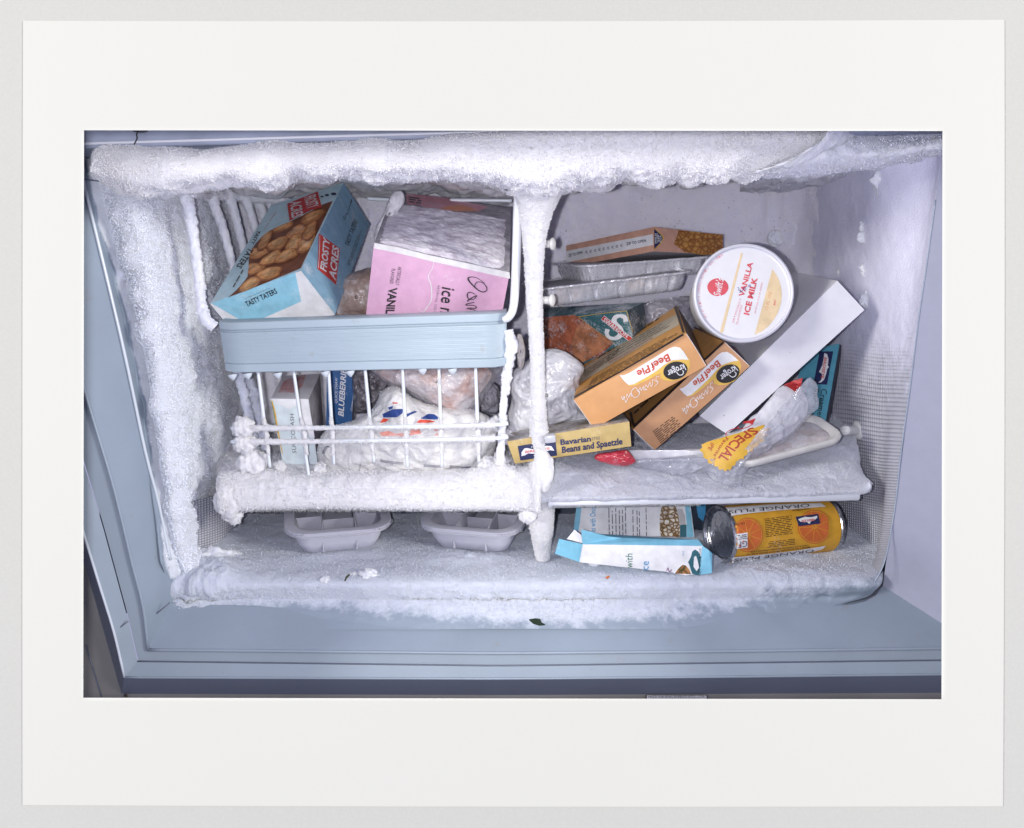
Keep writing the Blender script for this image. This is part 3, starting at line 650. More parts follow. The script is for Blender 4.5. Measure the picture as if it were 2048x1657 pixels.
# back wall frost: ragged behind the basket, smooth and streaked in the open half
def back_d(W, u, v):
    lf = np.clip((.52 - u) / .06, 0, 1)
    st = fbm(W * np.array([1 / .012, 1, 1 / .12]), 3)
    return lf * (.006 * fbm(W / .03, 4) + .003 * popcorn(W / .012)) + (1 - lf) * (.0035 * fbm(W / .08, 3) + .0008 * st + .0010 * popcorn(W / .014) * (fbm(W / .05, 2) > .1))
rows = [[(x, y, Y) for x, Y in ((380, .36), (470, .40), (600, .41), (760, .41), (900, .41), (1050, .41), (1200, .41), (1350, .41), (1480, .405), (1540, .388), (1590, .357), (1640, .303), (1690, .24))] for y in (300, 420, 560, 700, 840, 980, 1140)]
patch('wall_frost', rows, 420, 260, back_d, FROSTD, fz, fuzz=12000, grad=.0008, fmask=lambda u, v: u < .6)
# right wall: frost above, embossed plastic showing low down
rt_m, nt, p = base_mat('embossed_liner'); g = NN(nt, 'NewGeometry').outputs['Position']; sep = NN(nt, 'SeparateXYZ'); nt.links.new(g, sep.inputs[0])
def mth(op, a, b=0.0, c=None):
    n = NN(nt, 'Math', operation=op)
    for i, v in enumerate((a, b)):
        if isinstance(v, (int, float)): n.inputs[i].default_value = v
        else: nt.links.new(v, n.inputs[i])
    return n.outputs[0]
att = NN(nt, 'Attribute', attribute_name='frost'); 
uvn = NN(nt, 'UVMap').outputs[0]; su = NN(nt, 'SeparateXYZ'); nt.links.new(uvn, su.inputs[0])
wa = mth('SINE', mth('MULTIPLY', su.outputs[0], 1.0)); wb = mth('SINE', mth('MULTIPLY', su.outputs[1], 1.0)); weave = mth('MULTIPLY', mth('ABSOLUTE', wa), mth('ABSOLUTE', wb))
cover = ramp(nt, mth('ADD', mth('MULTIPLY', noise_node(nt, g, 60, 6, .7), .55), mth('MULTIPLY', att.outputs['Fac'], .75)), [(.50, (0, 0, 0)), (.74, (1, 1, 1))])
basec = ramp(nt, weave, [(.10, (.36, .36, .42)), (.5, (.66, .67, .75))])
frc = ramp(nt, noise_node(nt, g, 35, 4), [(.3, (.63, .625, .76)), (.7, (.70, .695, .82))])
nt.links.new(mixc(nt, cover, basec, frc), p.inputs['Base Color']); p.inputs['Roughness'].default_value = .55
hh = mth('ADD', mth('MULTIPLY', weave, mth('SUBTRACT', 1.0, cover)), mth('MULTIPLY', noise_node(nt, g, 600, 4), mth('MULTIPLY', cover, .6)))
bump(nt, p, hh, .9, .0016); EMB = rt_m
def embossed(name, ctrl, nu, nv, disp, frostf, rep):
    o = patch(name, ctrl, nu, nv, disp, EMB, fz, kind=None)
    me = o.data; uu, vv = np.meshgrid(np.linspace(0, 1, nu), np.linspace(0, 1, nv))
    at_ = me.attributes.new('frost', 'FLOAT', 'POINT'); at_.data.foreach_set('value', frostf(uu, vv).astype(np.float32).ravel())
    ul = me.uv_layers.new(name='UVMap'); li = np.empty(len(me.loops), np.int32); me.loops.foreach_get('vertex_index', li)
    ul.data.foreach_set('uv', np.stack([uu.ravel() * rep[0] * math.pi, vv.ravel() * rep[1] * math.pi], 1).astype(np.float32)[li].ravel()); return o
ry = [280, 400, 510, 640, 760, 900, 1000, 1080, 1130, 1165]; rxo = [1888, 1872, 1857, 1838, 1823, 1804, 1793, 1780, 1768, 1750]
rows = [[(1600 - 10 * min(1, (y - 280) / 800), y - 10 - 22 * ((y - 280) / 900), .38), (1640, y - 8 - 16 * ((y - 280) / 900), .30), (1700, y - 5 - 10 * ((y - 280) / 900), .205), (1760, y - 2, .13), (x - 22, y, .075 + .02 * max(0, (y - 1060) / 105)), (x, y + 1, .046 + .028 * max(0, min(1, (y - 1040) / 125)))] for y, x in zip(ry, rxo)]
embossed('side_panel', rows, 130, 200, lambda W, u, v: np.clip((.72 - v) / .3, 0, 1) * (.0012 * fbm(W / .07, 3) + .0006 * popcorn(W / .02)) + .0004 * fbm(W / .01, 2),
         lambda u, v: np.clip(1.05 - np.clip((v - .20) / .32, 0, 1) * np.clip((u - .0) / .40, 0, 1) * .86 - np.clip((v - .78) / .1, 0, 1) * .75, 0, 1), (75, 150))
tube('trim_ridge', [onY(x - 1, y, .0445) for x, y in zip(rxo[1:], ry[1:])], .0007, LINER, fz, sides=6)
for x, y, Y, r in ((1742, 470, .17, .011), (1765, 487, .16, .009), (1737, 540, .17, .007), (1748, 598, .165, .012), (1765, 590, .16, .007), (1553, 478, .385, .010), (1780, 360, .14, .016), (1735, 455, .17, .007), (1690, 545, .24, .007)):
    lump('frost_knob', x, y, Y - .003, r, FROST, fz, amp=.35, squash=(1, .6, 1), seed=x)
# low left: embossed liner still bare under the shelf
rows = [[(376 + i * 2, y + 6, .075), (450, y - 16, .17), (500, y - 40, .26), (560, y - 70, .36)] for i, y in enumerate((1000, 1060, 1120, 1190))]
embossed('side_panel', rows, 60, 60, None, lambda u, v: 0 * u, (40, 36))
# left wall frost
ly = [318, 350, 400, 450, 500, 560, 620, 680, 740, 800, 860, 920, 980, 1040, 1090, 1125, 1150, 1172]
lo = [178, 184, 194, 206, 222, 240, 256, 270, 283, 294, 303, 311, 319, 328, 334, 339, 347, 357]
lr = [250, 252, 262, 270, 283, 294, 304, 312, 320, 327, 333, 340, 346, 352, 358, 368, 380, 396]
le = [380, 388, 398, 404, 412, 420, 428, 435, 440, 444, 450, 452, 440, 430, 420, 414, 410, 408]
_l1x, _l1y, _l0x = np.array([140, 168, 243, 290, 317, 341]), np.array([262, 368, 680, 900, 1005, 1126]), np.array([190, 232, 302, 347, 372, 395])
def ret_pt(x, y, up_=.001):
    """a point on the liner's inner return at this pixel"""
    xa, xb = np.interp(y, _l1y, _l1x), np.interp(y, [240, 368, 680, 900, 1005, 1126], _l0x); A, B = onY(xa, y, .045), onY(xb, y, .095)
    t_ = (x - xa) / (xb - xa); return A + (B - A) * t_ + np.array([.5, -1, 0]) * up_
rows = []
for i, (y, o, r, e) in enumerate(zip(ly, lo, lr, le)):
    fd = max(0, (y - 1060) / 120)
    rows.append([ret_pt(o - 14, y), ret_pt(o, y), ret_pt(o + 14, y, .005), onY(o * .55 + r * .45, y, .050 + .015 * fd), onY(r, y, .044 + .02 * fd), onY(r + 24, y, .066 + .02 * fd), onY(r + .55 * (e - r), y - 3, .12), onY(e - 10, y - 4, .20), onY(e + 25, y - 8, .30), onY(e + 70, y - 12, .385)])
def left_d(W, u, v):
    q = topx(W.reshape(-1, 3)).reshape(u.shape + (2,)); X_, Y_ = q[..., 0], q[..., 1]
    oval = sum(a_ * np.exp(-(((X_ - cx) / sx) ** 2 + ((Y_ - cy) / sy) ** 2) ** 1.6) for cx, cy, sx, sy, a_ in ((256, 508, 17, 26, .006), (244, 548, 9, 12, .004), (290, 662, 16, 24, .006), (320, 808, 15, 25, .005), (352, 935, 22, 26, .005), (340, 1015, 12, 18, .004), (275, 590, 9, 12, .003), (230, 430, 12, 18, .004)))
    deep = np.clip((u - .40) / .15, 0, 1); smooth = np.clip((u - .22) / .2, .25, 1)
    return oval + smooth * (.0030 * fbm(W / .045, 3) + .0016 * fbm(W / .014, 4) + .0014 * popcorn(W / .008) * np.clip(.6 + fbm(W / .03, 2), 0, 1) + .0009 * popcorn(W / .0032)) + deep * (.003 * fbm(W / .022, 4) + .0020 * popcorn(W / .009))
def left_cov(W, u, v): return np.clip(.05 + u / .10 + .35 * fbm(W / .03, 4), -.2, 1.3)
patch('wall_frost', rows, 280, 640, left_d, frost_fade('frost_wall', (.80, .83, .92), (0.228, 0.272, 0.335)), fz, fuzz=60000, grad=.0010, seed=6, fmask=lambda u, v: np.random.default_rng(1).random(u.shape) < np.clip((u - .16) / .25, .06, 1), world=True, cover=left_cov)
# floor frost
_A = lambda x: (onY(x, 1222, .045), onY(x, 1306, .004))
def sill(x, y, up_=.0022):
    """the point of the bare sill seen at this pixel, lifted a little"""
    A, B = _A(x); tt = np.linspace(-.9, 1, 80); Q = A + (B - A) * tt[:, None]; t_ = np.interp(y, topx(Q)[:, 1], tt); return A + (B - A) * t_ + np.array([0, -.35, 1.0]) * up_
def floor_pt(x, y):
    """frosted floor: level at the back, easing down on to the sill"""
    a = onZ(x, y, -.3455); 
    if y < 1150: return a
    b = sill(x, y); k_ = min(1, max(0, (y - 1150) / 55)); k_ = k_ * k_ * (3 - 2 * k_); return a * (1 - k_) + b * k_
fx = np.linspace(300, 1764, 60); fyr = [1030, 1050, 1075, 1095, 1110, 1125, 1140, 1155, 1170, 1185, 1200, 1215, 1230, 1245, 1262]
def fxr(x, y):
    """the floor narrows towards its rounded front corner"""
    m_ = float(np.interp(y, [1165, 1175, 1200, 1212, 1240, 1262], [1768, 1762, 1738, 1690, 1640, 1600])); return 300 + (x - 300) * (m_ - 300) / 1464
rows = [[floor_pt(fxr(x, y), y) + (FWD * .003 if x > 1763.9 else 0) for x in fx] for y in fyr]
_kx = [300, 345, 390, 430, 520, 640, 760, 880, 1000, 1120, 1250, 1350, 1450, 1560, 1680, 1790]; _ky = [1215, 1240, 1228, 1216, 1208, 1206, 1216, 1232, 1243, 1244, 1240, 1228, 1212, 1192, 1170, 1150]
def floor_cov(W, u, v):
    q = topx(W.reshape(-1, 3)); ed = np.interp(q[:, 0], _kx, _ky) + 7 * fbm(np.stack([q[:, 0] / 60, q[:, 1] / 60, 0 * q[:, 0]], 1), 4)
    c_ = np.clip(.62 + (ed - q[:, 1]) / 62, -.2, 1.25)
    bare = fbm(W.reshape(-1, 3) / .035, 4); c_ = c_ - .45 * np.clip(bare - .15, 0, 1) * (q[:, 1] > 1150) * np.clip((q[:, 0] - 900) / 500, .25, 1)
    return c_.reshape(u.shape)
def floor_d(W, u, v):
    q = topx(W.reshape(-1, 3)).reshape(u.shape + (2,)); X_, Y_ = q[..., 0], q[..., 1]
    g_ = lambda cx, cy, sx, sy: np.exp(-((X_ - cx) / sx) ** 2 - ((Y_ - cy) / sy) ** 2)
    m_ = .005 * g_(1040, 1195, 240, 32) + .011 * g_(425, 1145, 60, 40) + .006 * g_(385, 1190, 50, 30) + .004 * g_(930, 1120, 70, 10) + .004 * g_(1560, 1150, 130, 18)
    return .0014 * fbm(W / .03, 4) + m_ * (1 + .5 * fbm(W / .014, 3)) + .0008 * popcorn(W / .006) * np.clip(.5 + fbm(W / .04, 2), 0, 1) + .0006 * popcorn(W / .003) + .001
patch('floor_frost', rows, 620, 300, floor_d, frost_fade('frost_rime', (.64, .675, .78), (0.228, 0.272, 0.335)), fz, fuzz=30000, grad=.0008, seed=8, world=True, cover=floor_cov)
for x, y, Y, r in ((735, 1150, .064, .007), (708, 1152, .064, .004), (428, 1118, .10, .014), (400, 1140, .082, .013), (460, 1116, .11, .010), (1190, 1128, .09, .004), (650, 1160, .055, .004)):
    lump('frost_crumb', x, y, Y, r, FROST, fz, amp=.4, seed=x, squash=(1.2, 1, .7))
# the frosted post between the two halves
py_ = [372, 390, 420, 460, 520, 600, 700, 800, 850, 900, 950, 1000, 1050, 1090, 1118]
pc = [1072, 1074, 1072, 1069, 1068, 1069, 1074, 1076, 1077, 1079, 1080, 1080, 1083, 1084, 1086]
pw = [62, 46, 34, 25, 18.5, 15.5, 14, 14.5, 17, 20, 24, 27, 24, 17, 13]
pts = [onY(x, y, .055 + .05 * (y - 372) / 746) for x, y in zip(pc, py_)]
rad = [wd * np.linalg.norm(np.array(q) - CAM) / FPX for wd, q in zip(pw, pts)]
tube('divider_post', pts, rad, FROSTW, fz, sides=72, n=420, amp=.0006, scale=.004, fuzz=12000, seed=12, flen=.0018)
lump('frost_knob', 1056, 1030, .07, .008, FROSTW, fz, amp=.25); lump('frost_knob', 1086, 940, .07, .012, FROSTW, fz, amp=.3, squash=(.8, .8, 1.6))

# ------------------------------------------------------------------ shelves
SHELFM = plastic('shelf_plastic', (0.50, 0.52, 0.57), 0.4)
def frame(P0, P1, up=(0, 0, 1)):
    """axes from the front-left point to the front-right point: across, back, up"""
    ux = np.array(P1) - np.array(P0); ln = np.linalg.norm(ux); ux /= ln; uz = np.array(up, float); uz -= ux * (uz @ ux); uz /= np.linalg.norm(uz); uy = np.cross(uz, ux); return np.array(P0, float), ux, uy, uz, ln
def slab(name, P0, ux, uy, uz, sx, sy, sz, mat, parent, bev=0.0015, x0=0, y0=0, z0=0):
    bm = bmesh.new(); bmesh.ops.create_cube(bm, size=1)
    for v in bm.verts: v.co = Vector(((v.co.x + .5) * sx, (v.co.y + .5) * sy, (v.co.z + .5) * sz))
    if bev: bmesh.ops.bevel(bm, geom=bm.edges[:], offset=bev, segments=2, affect='EDGES', profile=.5)
    V = np.array([P0 + ux * (v.co.x + x0) + uy * (v.co.y + y0) + uz * (v.co.z + z0) for v in bm.verts]); F = [[v.index for v in f.verts] for f in bm.faces]; bm.free()
    return link_mesh(name, V, F, mat, parent, smooth=True, split=math.radians(40))
# left shelf
sh1 = thing('freezer_shelf', 'thickly frosted shelf under the wire basket with ice trays beneath', 'shelf', onY(740, 1015, .12))
P0, ux, uy, uz, ln = frame(onY(452, 1006, .075), onY(1045, 1006, .075)); uy0 = np.array([0, 1, 0.0])
slab('shelf_board', P0, ux, uy0, uz, ln, .27, .016, SHELFM, sh1, z0=.004, y0=.004)
rows = []
for x, a, b in ((440, 975, 1012), (452, 955, 1018), (480, 945, 1021), (540, 946, 1018), (620, 950, 1017), (700, 950, 1018), (780, 948, 1019), (860, 950, 1020), (930, 946, 1020), (1000, 935, 1019), (1040, 940, 1020), (1066, 944, 1022), (1078, 950, 1022), (1080, 955, 1020)):
    kz = .06 if x == 1080 else 0.0
    rows.append([(x, a - 75, .30), (x, a - 45, .21), (x, a - 20, .145 + kz), (x, a - 4, .10 + kz), (x, a + 6, .078 + kz), (x, a + .45 * (b - a), .066 + kz), (x, b - 8, .062 + kz), (x, b, .068 + kz), (x, b + 1, .085 + kz), (x, b - 4, .13 + kz)])
patch('frost', np.swapaxes(np.array(rows), 0, 1), 520, 170, lambda W, u, v: .0022 * fbm(W / .022, 4) * (v < .62) + .0014 * popcorn(W / .006) * (v < .55) + .0008 * popcorn(W / .0035) + np.exp(-((u - .90) / .06) ** 2) * np.exp(-((v - .38) / .12) ** 2) * .012 + np.exp(-((u - .05) / .05) ** 2) * .004, FROSTW, sh1, fuzz=26000, grad=.0009, seed=14)
rowsf = np.array([onY(x, 1020, .068) for x in np.linspace(470, 1035, 200)]); SV, SF = spikes(rowsf, np.tile([0, -.3, -1.0], (200, 1)), 1600, .0042, .0006, .45, 21); link_mesh('frost_fringe', SV, [list(f) for f in SF], FROSTW, sh1, kind='stuff')
lump('frost_knob', 458, 1000, .07, .013, FROSTW, sh1, amp=.25, squash=(1, .8, 1.3), fuzz=500); lump('frost_knob', 466, 1022, .075, .010, FROSTW, sh1, amp=.3, squash=(1, .8, 1.2), fuzz=500)
# right shelf
sh2 = thing('freezer_shelf', 'frosted shelf carrying the jumbled cartons and the foil trays', 'shelf', onY(1400, 1010, .12))
P0, ux, uy, uz, ln = frame(onY(1095, 1019, .072), onY(1722, 1003, .085))
slab('front_trim', P0, ux, uy, uz, ln, .012, .0085, plastic('shelf_trim', (.52, .54, .60), .35), sh2, bev=.003)
slab('shelf_board', P0, ux, uy, uz, ln - .004, .29, .010, SHELFM, sh2, y0=.013, z0=.0)
rows = []
for x, a, b in ((1080, 935, 1002), (1130, 935, 1001), (1200, 938, 1000), (1300, 940, 998), (1400, 945, 996), (1500, 945, 994), (1600, 935, 991), (1680, 930, 988), (1722, 940, 986), (1738, 955, 980), (1741, 968, 974)):
    kx = (x - 1080) / 660
    rows.append([(x - 45 * kx ** 2, 868 - 40 * kx, .26), (x - 30 * kx ** 2, 902 - 30 * kx, .18), (x - 15 * kx ** 2, a - 8, .125), (x, a + .42 * (b - a), .092 + .01 * kx), (x, b - 10, .072 + .014 * kx), (x, b - 3, .069 + .014 * kx), (x, b + 3, .074 + .014 * kx)])
patch('frost', np.swapaxes(np.array(rows), 0, 1), 480, 150, lambda W, u, v: (.0014 * fbm(W / .02, 4) + .0008 * popcorn(W / .006) * (fbm(W / .03, 2) > 0) + .0005 * popcorn(W / .003)) * np.clip((1 - v) / .08, .15, 1), frost_mat('frost_shelf', (.64, .655, .74), dirt=.55), sh2, fuzz=22000, grad=.0007, seed=15)
rowsf = np.array([onY(x, 1013 - (x - 1100) * .013, .071) for x in np.linspace(1105, 1400, 160)]); SV, SF = spikes(rowsf, np.tile([0, -.6, -1.0], (160, 1)), 900, .003, .0005, .5, 22); link_mesh('frost_fringe', SV, [list(f) for f in SF], FROST, sh2, kind='stuff')

# pegs that carried the shelves
PEG = plastic('peg_plastic', (.66, .66, .66), .35)
def peg(x0, x1, y, Y, r, lab):
    t = thing('shelf_peg', lab, 'shelf peg', onY(x1, y, Y))
    a, b = onY(x0, y, Y + .004), onY(x1, y, Y); e = (b - a) / np.linalg.norm(b - a)
    tube('stem', [a, b], r, PEG, t, sides=16); tube('head', [b - e * .001, b + e * .001, b + e * .003, b + e * .0045], [r * .9, r * 1.5, r * 1.45, r * .6], PEG, t, sides=20, n=9)
peg(1084, 1102, 488.5, .13, .0042, 'short white shelf peg above the foil trays, right of the post'); peg(1084, 1101, 601, .125, .0042, 'short white shelf peg in front of the lower foil tray')
pg = thing('shelf_peg', 'white plastic peg with a square head on the embossed wall', 'shelf peg', onY(1716, 875, .17))
a, b = onY(1690, 861, .155), onY(1720, 862, .19); tube('stem', [a, (a + b) / 2, b], .0052, PEG, pg, sides=16)
_c = onY(1717, 862, .178); e = np.array([.8, .35, 0]); e /= np.linalg.norm(e); s2 = np.cross(e, [0, 0, 1])
slab('head', _c - s2 * -.0 , e, s2, np.array([0, 0, 1.0]), .006, .021, .021, PEG, pg, bev=.004, y0=-.0105, z0=-.0105)
clip = thing('shelf_clip', 'small translucent plastic clip beside the frosted post over the mustard carton', 'clip', onY(1100, 890, .075))
P0, ux, uy, uz, ln = frame(onY(1090, 889, .074), onY(1113, 886, .074)); slab('clip_body', P0, ux, uy, uz, ln, .012, .0085, plastic('clip_plastic', (.42, .43, .47), .25), clip, bev=.002)

# ------------------------------------------------------------------ wire basket
bk = thing('wire_basket', 'frosted white wire basket with a ribbed pale blue front panel', 'basket', onY(740, 940, .10))
PANEL = plastic('basket_panel', (0.33, 0.40, 0.455), 0.38, vary=.05, stain=True)
prof = [(0, .010), (.004, .003), (.02, .0), (.14, .0), (.145, .0016), (.165, .0016), (.17, .0)] 
c00, c10, c01, c11 = onY(432, 645, .075), onY(1013, 625, .075), onY(447, 748, .078), onY(1013, 737, .078)
vs = np.linspace(0, 1, 150); nx = 24; V = []
nrm = np.cross(c10 - c00, c01 - c00); nrm /= np.linalg.norm(nrm); nrm = nrm if nrm[1] < 0 else -nrm
def panel_d(v):
    d = 0.0
    if .215 < v < .80: d = .0003 * (0.5 + .5 * math.cos((v - .215) / .585 * 2 * math.pi * 26)) - .0006
    for g_, wd in ((.175, .012), (.205, .008), (.82, .01)):
        d -= .0016 * math.exp(-((v - g_) / wd) ** 2)
    return d - .006 * max(0, (.03 - v) / .03) ** 2 - .004 * max(0, (v - .97) / .03) ** 2
for v in vs:
    for u_ in np.linspace(0, 1, nx): V.append(c00 * (1 - u_) * (1 - v) + c10 * u_ * (1 - v) + c11 * u_ * v + c01 * (1 - u_) * v + nrm * (panel_d(v) - .008 * (max(0, (.008 - u_) / .008) ** 2 + max(0, (u_ - .992) / .008) ** 2)))
V = np.array(V); F = [list(f) for f in grid_faces(150, nx)]; n0 = len(V); B = V - nrm * .012
ed = np.concatenate([np.arange(nx), np.arange(1, 150) * nx + nx - 1, 149 * nx + np.arange(nx - 2, -1, -1), np.arange(148, -1, -1) * nx])
F += [list(f[::-1] + n0) for f in grid_faces(150, nx)] + [[int(a), int(b), int(b + n0), int(a + n0)] for a, b in zip(ed[:-1], ed[1:])]
link_mesh('front_panel', np.concatenate([V, B]), F, PANEL, bk, smooth=True, split=math.radians(50))
WIRE = plastic('white_wire', (.62, .66, .71), .3); 
def wire(pts, r, f=0, amp=0, m=WIRE, Yd=.085, name='wire', seed=3, sides=12, scale=.006):
    P = [onY(q[0], q[1], q[2] if len(q) > 2 else Yd) for q in pts]; ln_ = sum(np.linalg.norm(P[i + 1] - P[i]) for i in range(len(P) - 1))
    return tube(name, P, r, m, bk, sides=sides if not amp else 24, n=max(12, int(ln_ / .0012)) if amp else max(10, len(P) * 8), amp=amp, scale=scale, fuzz=int(f * ln_), seed=seed, flen=.0018)
# front uprights: bare above, caked with frost lower down
up = [(516, 747, 540, 935), (587, 745, 618, 955), (657, 743, 668, 930), (730, 741, 748, 925), (805, 740, 815, 935), (878, 739, 884, 935), (951, 737, 958, 925)]
for i, (x0, y0, x1, y1) in enumerate(up):
    wire([(x0, y0 - 4, .088), (x0 + .55 * (x1 - x0), y0 + .55 * (y1 - y0), .085), (x1, y1, .082)], [.0017, .0019, .0017], seed=i)
    wire([(x0 + .45 * (x1 - x0), 835, .0845), (x0 + .7 * (x1 - x0), 868, .082), (x0 + .85 * (x1 - x0), 910, .081)], [.0013, .0026 if i > 2 else .0022, .0016], f=8000, amp=.0006, m=FROSTW, seed=30 + i, name='frost_sleeve')
for i, (x0, x1, y) in enumerate(((478, 1004, 857), (478, 1004, 884))):
    wire([(x0 + 6, y - 1, .10), (x0, y, .085), (x0 + 8, y, .080), ((x0 + x1) / 2, y - 2, .078), (x1 - 12, y - 7, .078), (x1, y - 14, .083), (x1 + 2, y - 22, .10)], .0022, seed=50 + i)
    wire([(x0, y, .0848), (x0 + 40, y, .0798), (700, y - 1, .078), (860, y - 2, .0778), (x1 - 14, y - 7, .079)], [.0038, .0031, .0019, .0018, .0034], f=9000, amp=.0006, m=FROSTW, seed=60 + i, name='frost_sleeve')
wire([(1011, 734, .088), (1008, 790, .088), (1004, 860, .087), (1000, 930, .085)], [.0024, .003, .0034, .004], f=5000, amp=.0012, m=FROST, seed=71)
# the frame rods that rise to the top rim
wire([(1036, 352, .075), (1036, 372, .072), (1035, 420, .07), (1034, 480, .07), (1030, 580, .072), (1026, 618, .073), (1018, 634, .075), (1009, 640, .078)], [.0022, .0034, .0042, .0044, .0043, .004, .0040, .0036], m=plastic('frosted_rod', (.64, .655, .69), .3), sides=16)
wire([(430, 655, .08), (412, 640, .078), (404, 615, .078), (398, 560, .08), (388, 480, .082), (378, 415, .084), (373, 392, .086), (378, 384, .09), (392, 386, .12), (420, 390, .22), (460, 394, .27), (520, 399, .32), (600, 405, .36)], [.005, .0052, .0046, .0044, .0046, .0050, .0052, .0052, .0046, .004, .004, .004, .004], f=7000, amp=.0011, m=FROST, seed=80)
side = [(422, 389, 478, 575, .225), (456, 388, 497, 545, .27), (488, 391, 520, 500, .30), (514, 397, 540, 480, .33), (537, 398, 556, 450, .345), (556, 400, 570, 430, .36)]
for i, (x0, y0, x1, y1, Y) in enumerate(side):
    wire([(x0 - 8, y0 + 4, Y + .01), (x0, y0 + 1, Y), (x0 + 5, y0 + 14, Y - .004), (x0 + .4 * (x1 - x0) + 3, y0 + .4 * (y1 - y0), Y), (x1, y1, Y), (x1 + .6 * (x1 - x0), y1 + .6 * (y1 - y0), Y)], [.0052, .0056, .0052, .0046, .0038, .0036], f=7000, amp=.0012, m=FROST, seed=90 + i)
wire([(900, 401, .28), (960, 401, .28), (1024, 402, .28)], .0022)
wire([(735, 398, .30), (800, 401, .30)], .0022)
for i, x in enumerate((520, 500)):
    wire([(x - 25, 740, .20 - i * .03), (x - 10, 800, .2 - i * .03), (x + 12, 900, .19 - i * .03)], .0045, f=6000, amp=.002, m=FROSTB, seed=120 + i)
for i, (x, y) in enumerate(((465, 752), (495, 750), (555, 749), (650, 746), (700, 745), (905, 741), (845, 741))):
    wire([(x, y - 3, .082), (x + 1, y + 3, .082), (x + 2, y + 9, .082)], [.005, .0036, .0008], name='icicle', m=plastic('ice_clear', (.55, .60, .66), .15))
lump('frost_clump', 488, 855, .085, .010, FROSTW, bk, amp=.3, fuzz=500); lump('frost_clump', 490, 886, .085, .010, FROSTW, bk, amp=.3, fuzz=500); lump('frost_clump', 505, 925, .092, .013, FROSTW, bk, amp=.4, fuzz=600)
for x, y, r in ((990, 848, .010), (1000, 925, .013), (975, 930, .012), (640, 938, .009), (560, 934, .008)):
    lump('frost_clump', x, y, .096, r * .62, FROSTW, bk, amp=.4, fuzz=500, seed=x)

# ------------------------------------------------------------------ ice cube trays
def rrect(w, l, r, n=8):
    out = []
    for cx, cy, a0 in ((w - r, l - r, 0), (r, l - r, 90), (r, r, 180), (w - r, r, 270)):
        for a in np.linspace(a0, a0 + 90, n): out.append((cx + r * math.cos(math.radians(a)), cy + r * math.sin(math.radians(a))))
    return np.array(out)
def loft(name, fr, rings, mat, parent, cap=True, split=45, disp=None):
    """stack of rounded rectangles: (inset, height, corner radius, width, length)"""
    P0, ux, uy, uz = fr; V = []
    for ins, z, r, w_, l_ in rings:
        q = rrect(w_ - 2 * ins, l_ - 2 * ins, max(.001, r)) + ins
        V.append(P0 + ux * q[:, :1] + uy * q[:, 1:] + uz * z)
    n = len(V[0]); V = np.array(V); 
    if disp is not None: V = disp(V)
    F = [list(f) for f in grid_faces(len(rings), n, True)]
    if cap: F += [list(range((len(rings) - 1) * n, len(rings) * n))]
    return link_mesh(name, V.reshape(-1, 3), F, mat, parent, smooth=True, split=math.radians(split))
TRAY = frost_mat('tray_frosted', (.48, .48, .555), fine=.35); TRAYD = frost_mat('tray_wall', (.40, .40, .47), fine=.3)
def ice_tray(P0, P1, lab, dep):
    O, ux, uy, uz, w_ = frame(P0, P1, (0, -.13, 1)); l_ = dep; h = .034
    t = thing('ice_tray', lab, 'ice tray', O + ux * w_ / 2 + uy * l_ / 2 - uz * h, 'ice trays under the basket shelf')
    fr = (O, ux, uy, uz); N_ = w_, l_
    loft('tray_body', fr, [(.001, -.004, .026, *N_), (0, -.001, .027, *N_), (.001, .0012, .026, *N_), (.007, .0016, .024, *N_), (.0115, .0004, .020, *N_), (.0125, -.006, .018, *N_), (.017, -h + .012, .016, *N_), (.024, -h + .004, .012, *N_)], TRAYD, t)
    loft('tray_shell', fr, [(.0015, -.0012, .026, *N_), (.0005, -.004, .027, *N_), (.004, -.0056, .025, *N_), (.0095, -.0062, .020, *N_), (.0125, -.018, .016, *N_), (.018, -h + .004, .014, *N_), (.026, -h, .010, *N_)], TRAY, t)
    d = slab
    for kx in (.345, .655):
        d('divider', O, ux, uy, uz, .0016, l_ - .024, h - .011, TRAYD, t, bev=.0004, x0=w_ * kx, y0=.012, z0=-h + .006)
    for j, ky in enumerate((.40,)):
        for i, (a, b) in enumerate(((.09, .345), (.345, .655), (.655, .91))):
            d('divider', O, ux, uy, uz, w_ * (b - a) - .0018, .0016, (h - .010) * (.62 if i == 1 else .86), TRAYD, t, bev=.0004, x0=w_ * a + .0018, y0=l_ * ky + .002 * i, z0=-h + .006)
    rim = np.array([O + ux * q[0] + uy * q[1] + uz * .0005 for q in (rrect(w_, l_, .02) )]); SV, SF = spikes(rim, np.tile(uz, (len(rim), 1)), 700, .0018, .0004, .9, 5); link_mesh('frost_rim', SV, [list(f) for f in SF], FROST, t, kind='stuff')
def fz_pt(px, py, Z): return onZ(px, py, Z)
ice_tray(fz_pt(566, 1076, -.313), fz_pt(788, 1058, -.313), 'grey ice cube tray nearer the bare embossed wall, under the shelf', .15)
ice_tray(fz_pt(826, 1056, -.312), fz_pt(1036, 1074, -.312), 'grey ice cube tray beside the frosted post, under the shelf', .15)

